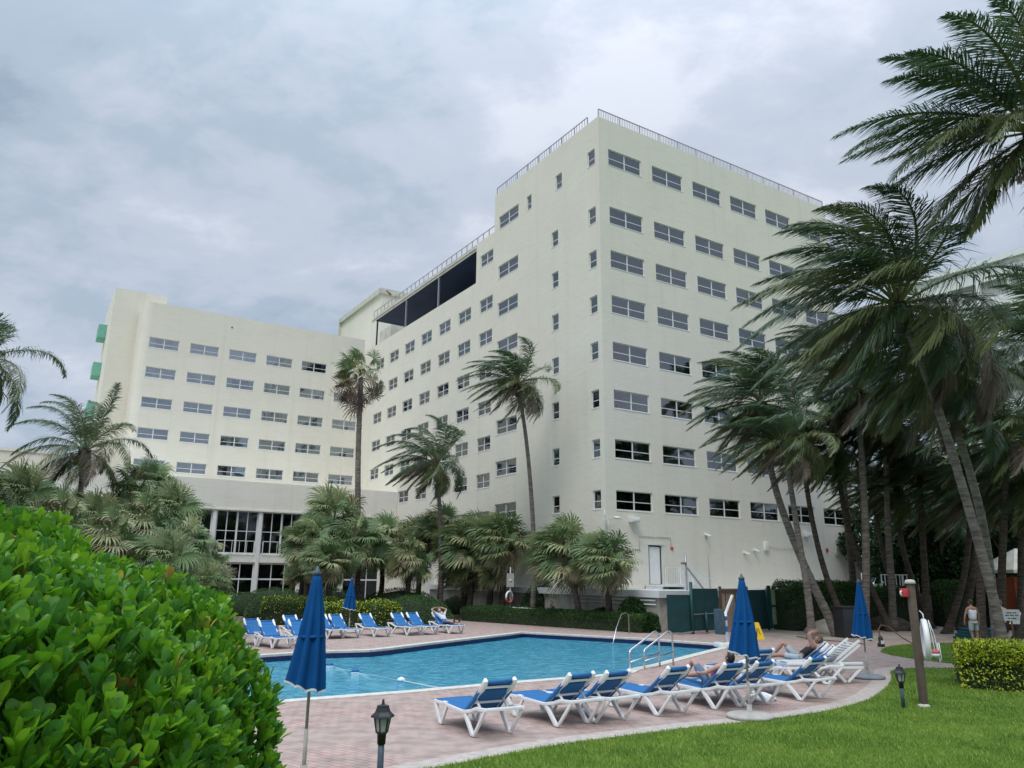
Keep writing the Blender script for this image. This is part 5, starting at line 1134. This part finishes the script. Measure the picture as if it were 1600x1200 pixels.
# depth marks in the tile band: small white tiles
def depth_mark(px, py, label, txt='5 FT'):
    p = gp(px, py, -.12); best = min(range(len(PIN)), key=lambda i: (((PIN[i] + PIN[(i + 1) % len(PIN)]) / 2) - Vector((p.x, p.y))).length + 0 * i)
    # nearest segment
    bd = None
    for i in range(len(PIN)):
        a, b = PIN[i], PIN[(i + 1) % len(PIN)]; ab = b - a; u = max(.02, min(.98, (Vector((p.x, p.y)) - a).dot(ab) / ab.length_squared)); c = a + ab * u; e = (c - Vector((p.x, p.y))).length
        if bd is None or e < bd[0]: bd = (e, c, math.atan2(ab.y, ab.x), ab)
    c, ang = bd[1], bd[2]; ctr = sum(PIN, Vector((0, 0))) / len(PIN); n = Vector((math.cos(ang + PI / 2), math.sin(ang + PI / 2)))
    if n.dot(ctr - c) < 0: n = -n
    rz = math.atan2(n.y, n.x) + PI / 2
    cu = bpy.data.curves.new('depth_text', 'FONT'); cu.body = txt; cu.size = .17; cu.align_x = 'CENTER'; o = bpy.data.objects.new('tmp', cu); COL.objects.link(o); bpy.context.view_layer.update()
    me = bpy.data.meshes.new_from_object(o); bpy.data.objects.remove(o); me.materials.clear(); me.materials.append(M['trim'])
    o = bpy.data.objects.new('depth_marking', me); COL.objects.link(o); q = c + n * -.034; o.location = (q.x, q.y, -.185); o.rotation_euler = (PI / 2, 0, rz); tag(o, label, 'marking')
for a_ in ((667, 1011, 'white depth number on the far left tile edge of the pool'), (811, 993, 'white depth number at the far corner of the pool'), (976, 1001, 'white depth number by the far grab rail')): depth_mark(*a_)
# pool lift
PL = thing('pool_lift', 'white and blue pool lift chair at the far right pool corner', 'pool lift', tuple(gp(1134, 1011)), R(20))
mb = MB(); mb.box((-.38, -.25, 0), (.38, .25, .17)); mb.build('base', M['plastic'], PL, bevel=.05); mb = MB(); mb.tube([(.05, 0, .15), (.05, 0, 1.25)], .07, 10); mb.bar((.05, 0, 1.15), (.42, 0, 1.85), .09, .06); mb.build('mast', M['plastic'], PL)
mb = MB(); mb.box((-.32, -.22, .45), (-.12, .2, 1.35)); mb.build('seat_back', M['slate'], PL, bevel=.03); mb = MB(); mb.box((-.11, -.2, .55), (.0, .18, .75)); mb.box((-.11, -.2, .95), (.0, .18, 1.1)); mb.build('cushion', M['sling'], PL, bevel=.02)
# yellow floor sign
YS = thing('wet_floor_sign', 'yellow folding floor sign in front of the green panels', 'sign', tuple(gp(1183, 999)), R(8))
for k, sg in enumerate((-1, 1)):
    mb = MB(); mb.add([(-.26, sg * .18, 0), (.26, sg * .18, 0), (.10, sg * .02, .66), (-.10, sg * .02, .66), (-.26, sg * .2, 0), (.26, sg * .2, 0), (.10, sg * .045, .68), (-.10, sg * .045, .68)], [(0, 1, 2, 3), (4, 5, 6, 7), (0, 1, 5, 4), (1, 2, 6, 5), (2, 3, 7, 6), (3, 0, 4, 7)]); mb.build('panel', M['yellow'], YS)
mb = MB(); mb.bar((-.1, -.19, .1), (-.03, -.10, .45), .05, .01); mb.bar((.08, -.17, .2), (.03, -.10, .45), .03, .01); mb.build('mark', M['black'], YS)
# towel heap
def heap(loc, label, r=(.3, .22, .14), m='towel', cat='towel', name='crumpled_towel'):
    mb = MB(); K, J = 8, 16; vs = []
    for i in range(K + 1):
        for j in range(J):
            u = i / K; a = 2 * PI * j / J; f = 1 + .16 * math.sin(3 * a + 5 * u) + .1 * math.sin(7 * a - 4 * u); vs.append((r[0] * math.cos(a) * math.cos(u * PI / 2) * f, r[1] * math.sin(a) * math.cos(u * PI / 2) * f, r[2] * math.sin(u * PI / 2) * (1 + .15 * math.sin(4 * a))))
    mb.add(vs, [(i * J + j, i * J + (j + 1) % J, (i + 1) * J + (j + 1) % J, (i + 1) * J + j) for i in range(K) for j in range(J)], 0, True); o = mb.build(name, M[m]); o.location = loc; tag(o, label, cat); return o
heap(tuple(gp(1190, 1094) + Vector((0, 0, .0))), 'crumpled white towel under the lounger behind the umbrella pole')
heap((5.9, 19.9, .42), 'white towel draped on the crosswise lounger', (.28, .2, .1))
# sign on wooden post by hedge
SN = thing('notice_board', 'small white notice board with green lettering on a post behind the yellow hedge', 'sign', (17.1, 27.2, 0), R(-6))
mb = MB(); mb.tube([(0, .04, 0), (0, .04, 1.5)], .03, 8); mb.build('post', M['wood'], SN); mb = MB(); mb.box((-.27, -.02, 1.15), (.27, .0, 1.52)); mb.build('board', M['roofw'], SN)
mb = MB()
for z, ws in ((1.41, (.18, .10)), (1.33, (.12, .12, .10)), (1.23, (.08, .16))):
    x = -sum(ws) / 2 - .02 * (len(ws) - 1)
    for w_ in ws: mb.box((x, -.026, z - .015), (x + w_, -.0205, z + .015)); x += w_ + .035
mb.build('lettering', M['gpost'], SN)
# teal covered stack, cabana chairs, bin, pump and hose
TC = thing('covered_stack', 'stack of teal cushions beside the person in white at right', 'cushions', (19.75, 34.6, 0), R(4))
for k in range(4): mb = MB(); mb.box((-.1 + .1 * k, 0, .12 * k), (1.5, .9, .12 * k + .11)); mb.build('cushion', M['cover'], TC, bevel=.03)
for k, (x, y) in enumerate(((19.3, 28.6), (20.2, 28.9))):
    ch = thing('mesh_chair', ('white framed chair with dark green mesh nearer the sign', 'white framed chair with dark green mesh cut by the right edge')[k], 'chair', (x, y, 0), R(-5), 'green mesh chairs at the right edge')
    mb = MB()
    for sx_ in (-.42, .42): mb.tube([(sx_, -.35, 0), (sx_, -.3, .55), (sx_, .15, .60), (sx_, .35, 1.65)], .025, 8); mb.tube([(sx_, .3, 0), (sx_, .1, .6)], .02, 8)
    for z, y_ in ((1.65, .35), (.60, .15), (.55, -.3)): mb.tube([(-.42, y_, z), (.42, y_, z)], .025, 8)
    mb.build('frame', M['plastic'], ch); mb = MB(); mb.bar((0, .155, .66), (0, .34, 1.6), .78, .01, side=(1, 0, 0)); mb.bar((0, -.28, .55), (0, .13, .59), .78, .01, side=(1, 0, 0)); mb.build('mesh', M['mesh'], ch)
BN = thing('waste_bin', 'dark square waste bin behind the third umbrella', 'bin', tuple(gp(1326, 996)), R(10)); mb = MB(); mb.box((-.42, -.4, 0), (.42, .4, 1.25)); mb.build('body', M['black'], BN, bevel=.03); mb = MB(); mb.box((-.46, -.44, 1.252), (.46, .44, 1.33)); mb.build('lid', M['black'], BN, bevel=.02)
q = gp(1377, 1010); PU = thing('small_pump', 'small black pump with brown hose on the paving', 'pump', tuple(q)); mb = MB(); mb.lathe([(.13, 0), (.13, .1), (.08, .14), (.09, .3), (.05, .38)], n=12); mb.build('body', M['black'], PU); mb = MB(); mb.tube([(0, 0, .35), (-.03, .05, .6), (.12, .1, .78), (.4, .1, .72), (.8, .0, .35), (1.3, -.2, .02)], .022, 8); mb.build('hose', M['rust'], PU); mb = MB(); mb.box((-.05, -.14, .1), (.06, -.125, .22)); mb.build('label', M['trim'], PU)
mb = MB(); pts = [gp(*p) + Vector((0, 0, .015)) for p in ((1245, 995), (1262, 998), (1290, 1001), (1330, 1004), (1350, 1007))]; mb.tube(pts, .02, 6); tag(mb.build('garden_hose', M['rust']), 'thin dark hose lying on the paving behind the reclining person', 'hose')
# floor drain cover plate
o = MB(); o.box((-.45, -.35, 0), (.45, .35, .03)); o = o.build('steel_plate', M['steel']); o.location = gp(1031, 985.5); tag(o, 'small steel plate on the paving left of the green panels', 'plate')

# ---------------------------------------------------------------- people (skin-modifier bodies)
def skin_obj(name, nodes, edges, m, parent, lvl=2):
    """nodes: list of (x,y,z,r[,r2]); first is the root"""
    me = bpy.data.meshes.new(name); me.from_pydata([n[:3] for n in nodes], edges, []); me.materials.append(m); o = bpy.data.objects.new(name, me); COL.objects.link(o); o.parent = parent
    md = o.modifiers.new('skin', 'SKIN'); md.use_smooth_shade = True; o.modifiers.new('sub', 'SUBSURF').levels = lvl; o.modifiers['sub'].render_levels = lvl
    sv = me.skin_vertices[0].data if me.skin_vertices else None
    for i, n in enumerate(nodes):
        sv[i].radius = (n[3], n[4] if len(n) > 4 else n[3]); sv[i].use_root = (i == 0)
    return o
def limb(nodes, edges, start, chain):
    prev = start
    for n in chain: nodes.append(n); edges.append((prev, len(nodes) - 1)); prev = len(nodes) - 1
    return prev
def hand(nodes, edges, w, d, s, curl=.3):
    """five fingers from the wrist node index w, pointing along d with side vector s"""
    b = Vector(nodes[w][:3]); d, s = Vector(d).normalized(), Vector(s).normalized(); n = d.cross(s).normalized()
    nodes.append((*(b + d * .06), .030, .018)); edges.append((w, len(nodes) - 1)); p = len(nodes) - 1
    for k, (o, l) in enumerate(((-.028, .065), (-.010, .078), (.009, .074), (.027, .058))):
        a = b + d * .10 + s * o; c = a + d * l * .55 + n * curl * .02; e = c + d * l * .4 + n * curl * .04; limb(nodes, edges, p, [(*a, .0085), (*c, .008), (*e, .006)])
    a = b + d * .05 + s * -.038; c = a + d * .03 - s * .018; limb(nodes, edges, p, [(*a, .010), (*c, .009)])
def head(parent, c, look, up, skin, hairm, s=1.0, long_=False):
    c, look, up = Vector(c), Vector(look).normalized(), Vector(up).normalized(); up = (up - look * up.dot(look)).normalized(); side = look.cross(up)
    Mx = Matrix((side, look, up)).transposed().to_4x4(); Mx.translation = c
    mb = MB(); K, J = 16, 20; vs = []
    for i in range(K + 1):
        ph = PI * i / K
        for j in range(J):
            a = 2 * PI * j / J; x = math.sin(ph) * math.cos(a); y = math.sin(ph) * math.sin(a); z = math.cos(ph)
            rx = .074 * (1 - .22 * max(0, -z) ** 1.5); ry = .094 * (1 - .10 * max(0, -z)); v = Vector((x * rx, y * ry, z * .115))
            if y > .5 and abs(x) < .35: v.y += .016 * math.exp(-((z + .12) / .16) ** 2) * math.exp(-(x / .16) ** 2) * 1.6; v.y -= .007 * math.exp(-((z - .15) / .1) ** 2) * (1 - math.exp(-(x / .12) ** 2)); v.y += .005 * math.exp(-((z + .5) / .07) ** 2)
            vs.append(v * s)
    mb.add(vs, [(i * J + j, i * J + (j + 1) % J, (i + 1) * J + (j + 1) % J, (i + 1) * J + j) for i in range(K) for j in range(J)], 0, True)
    for sg in (-1, 1): mb.lathe([(.006 * s, -.03 * s), (.016 * s, -.01 * s), (.018 * s, .015 * s), (.008 * s, .03 * s)], (sg * .074 * s, -.005 * s, -.005 * s), 8)
    o = mb.build('head', skin, parent); o.matrix_local = Mx
    mb = MB(); vs = []
    for i in range(K + 1):
        ph = PI * i / K
        for j in range(J):
            a = 2 * PI * j / J; x, y, z = math.sin(ph) * math.cos(a), math.sin(ph) * math.sin(a), math.cos(ph); cut = y > .35 and z < .55; f = 1.09 if not cut else .9
            if z < (-.85 if long_ else -.45): f = .8
            vs.append(Vector((x * .076 * f, y * .096 * f - .004, z * .118 * f + .004)) * s)
    mb.add(vs, [(i * J + j, i * J + (j + 1) % J, (i + 1) * J + (j + 1) % J, (i + 1) * J + j) for i in range(K) for j in range(J)], 0, True); o2 = mb.build('hair', hairm, parent); o2.matrix_local = Mx
    mb = MB()
    for sg in (-1, 1): mb.lathe([(.002, -.008), (.009, 0), (.002, .008)], (sg * .03 * s, .088 * s, .012 * s), 8)
    mb.box((-.02 * s, .088 * s, -.052 * s), (.02 * s, .093 * s, -.046 * s)); o3 = mb.build('eyes_and_mouth', M['hair'], parent); o3.matrix_local = Mx
def recliner(label, loc, rz, skin, shirt, shorts, hairm, pose, shoe=None, back=BACK, name='person'):
    """lying on a lounger: lounger coordinates, x from foot to head"""
    t = thing(name, label, 'person', loc, rz); c, s = math.cos(back), math.sin(back); B = Vector((1.02, 0, .47)); U = Vector((c, 0, s)); up = Vector((-s, 0, c))
    P = lambda u, y=0, k=0: B + U * u + Vector((0, y, 0)) + up * k
    nd, ed = [], []; nd.append((*P(0), .13, .10)); 
    last = limb(nd, ed, 0, [(*P(.18), .125, .095), (*P(.36, 0, .01), .15, .10), (*P(.47, 0, .01), .13, .085), (*P(.55, 0, .01), .05)])
    ch = 3; nd[ch]
    for k, sg in enumerate((-1, 1)):
        sh = P(.45, sg * .17, .01); el, wr, hd = pose['arm'][k]; 
        w = limb(nd, ed, ch, [(*sh, .058), (*((sh + Vector(el)) / 2), .048), (*el, .040), (*((Vector(el) + Vector(wr)) / 2), .036), (*wr, .024)]); hand(nd, ed, w, hd, (0, 0, 1))
        hp = Vector((.98, sg * .10, .465)); kn, an, ft = (Vector(v) for v in pose['leg'][k])
        w = limb(nd, ed, 0, [(*hp, .085), (*(hp.lerp(kn, .5)), .076), (*kn, .055), (*(kn.lerp(an, .35)), .056), (*an, .036), (*(an.lerp(ft, .35) + Vector((.01, 0, -.01))), .036), (*ft, .026, .020)])
    skin_obj('body', nd, ed, skin, t)
    n2, e2 = [], []; n2.append((*P(.02, 0, .003), .142, .112)); limb(n2, e2, 0, [(*P(.18, 0, .003), .138, .107), (*P(.36, 0, .012), .164, .112), (*P(.46, 0, .012), .142, .094)])
    for sg in (-1, 1):
        sh = P(.44, sg * .165, .012); limb(n2, e2, 2, [(*sh, .07)] if pose.get('tank') else [(*sh, .072), (*(sh.lerp(Vector(pose['arm'][0 if sg < 0 else 1][0]), .45)), .058)])
    skin_obj('top', n2, e2, shirt, t)
    n3, e3 = [], []; n3.append((.99, 0, .475, .148, .112))
    for k, sg in enumerate((-1, 1)):
        hp = Vector((.96, sg * .10, .468)); kn = Vector(pose['leg'][k][0]); limb(n3, e3, 0, [(*hp, .098), (*(hp.lerp(kn, .55)), .09), (*(hp.lerp(kn, .8)), .078)])
    skin_obj('shorts', n3, e3, shorts, t)
    if shoe:
        for k in range(2): an, ft = (Vector(v) for v in pose['leg'][k][1:]); n4, e4 = [(*an.lerp(ft, .05), .048, .045)], []; limb(n4, e4, 0, [(*an.lerp(ft, .5), .044, .042), (*an.lerp(ft, 1.12), .038, .03)]); skin_obj('shoe', n4, e4, shoe, t, 1)
    hc = P(.68, 0, .045); head(t, hc, pose.get('look', tuple(up * .9 - U * .3)), tuple(U), skin, hairm); return t
# far man: hands behind the head, legs out straight with dark shoes
fb, fc = gp(700, 990), gp(722, 989); frz = R(40) + PI / 2; fx = Vector((math.cos(frz), math.sin(frz), 0)); floc = tuple((fb + fc) / 2 - fx * .26)
recliner('man in pale shirt and denim shorts reclining with hands behind his head', floc, frz, M['skin'], M['shirtb'], M['denim'], M['hairb'],
 {'arm': [((1.56, -.42, .97), (1.66, -.14, 1.05), (.05, .9, -.05)), ((1.56, .42, .97), (1.66, .14, 1.05), (.05, -.9, -.05))],
  'leg': [((.55, -.12, .52), (.12, -.10, .47), (.06, -.11, .66)), ((.55, .13, .50), (.14, .16, .47), (.08, .19, .66))]}, shoe=M['shoe'])
# person in black tank: one knee up, arms over the face
recliner('person in black tank top and grey shorts lying with one knee raised', (6.55, 21.3, 0), R(-16), M['skin2'], M['tank'], M['shortg'], M['hairb'],
 {'tank': 1, 'arm': [((1.30, -.20, 1.08), (1.52, .02, 1.12), (.3, .8, 0)), ((1.30, .24, 1.05), (1.50, .08, 1.16), (.3, -.8, 0))],
  'leg': [((.54, -.10, .53), (.08, -.12, .47), (.03, -.13, .68)), ((.66, .13, .82), (.36, .15, .47), (.20, .17, .45))]}, back=R(38))
# person on the fifth lounger, one knee up, seen between the backrests
b5, c5 = gp(1112.5, 1108.7), gp(1160, 1103.7); a5 = math.atan2(c5.y - b5.y, c5.x - b5.x) - PI / 2; x5 = Vector((math.cos(a5), math.sin(a5), 0))
recliner('person mostly hidden by a blue backrest with bare raised knee and dark hair', tuple((b5 + c5) / 2 - x5 * 1.46 + Vector((.05, .03, 0))), a5, M['skin'], M['pink'], M['denim'], M['hair'],
 {'tank': 1, 'arm': [((1.18, -.34, .62), (.98, -.26, .60), (-1, .2, 0)), ((1.22, .34, .66), (1.20, .30, .92), (0, 0, 1))],
  'leg': [((.62, -.10, .80), (.34, -.11, .44), (.16, -.12, .43)), ((.52, .12, .50), (.10, .13, .45), (.04, .14, .64))]})
def stander(label, loc, rz, skin, shirt, shorts, hairm, arms, h=1.74):
    t = thing('person', label, 'person', loc, rz); k = h / 1.74; nd, ed = [(0, 0, .96 * k, .13, .10)], []
    limb(nd, ed, 0, [(0, 0, 1.12 * k, .115, .09), (0, 0, 1.30 * k, .145, .10), (0, 0, 1.42 * k, .12, .08), (0, .01, 1.50 * k, .05), (0, .01, 1.56 * k, .048)])
    for i, sg in enumerate((-1, 1)):
        el, wr, hd = arms[i]; sh = Vector((sg * .185, 0, 1.41 * k)); w = limb(nd, ed, 3, [(*sh, .055), (*(sh.lerp(Vector(el), .5)), .045), (*el, .038), (*(Vector(el).lerp(Vector(wr), .4)), .036), (*wr, .024)]); hand(nd, ed, w, hd, (0, 1, 0))
        limb(nd, ed, 0, [(sg * .10, 0, .88 * k, .09), (sg * .11, .01, .68 * k, .078), (sg * .11, .02, .50 * k, .056), (sg * .11, 0, .36 * k, .056), (sg * .11, -.02, .09 * k, .036), (sg * .115, .04, .035, .036), (sg * .12, .15, .025, .03, .022)])
    skin_obj('body', nd, ed, skin, t)
    n2, e2 = [(0, 0, .93 * k, .165, .135)], []; limb(n2, e2, 0, [(0, 0, 1.14 * k, .15, .125), (0, 0, 1.30 * k, .172, .125), (0, 0, 1.41 * k, .135, .09)]); 
    for sg in (-1, 1): limb(n2, e2, 2, [(sg * .15, 0, 1.405 * k, .062)])
    skin_obj('top', n2, e2, shirt, t)
    n3, e3 = [(0, 0, .95 * k, .145, .115)], []
    for sg in (-1, 1): limb(n3, e3, 0, [(sg * .10, 0, .86 * k, .102), (sg * .115, .01, .66 * k, .092), (sg * .118, .015, .52 * k, .088)])
    skin_obj('shorts', n3, e3, shorts, t); head(t, (0, .02, 1.64 * k), (0, 1, -.1), (0, 0, 1), skin, hairm); return t
q = at(1521, 975, 31.5)
stander('person in white tank top and pale shorts standing with back turned behind the leaning trunk', (q.x, q.y, 0), R(10), M['skin2'], M['tankw'], M['shortg'], M['hair'], [((-.30, .02, 1.16), (-.34, .06, .92), (0, .1, -1)), ((.30, .02, 1.16), (.33, .08, .92), (0, .1, -1))])
q = at(1566, 975, 31)
stander('person half hidden by palm trunks holding out a white towel', (q.x, q.y, 0), R(-60), M['skin'], M['pink'], M['tank'], M['hairb'], [((-.25, .15, 1.15), (-.10, .40, 1.12), (.2, 1, 0)), ((.28, .15, 1.16), (.15, .42, 1.14), (0, 1, 0))])
q2 = at(1578, 962, 30.6); heap((q2.x + .25, q2.y - .1, q2.z - .3), 'white towel held out beside the notice board', (.32, .16, .42))
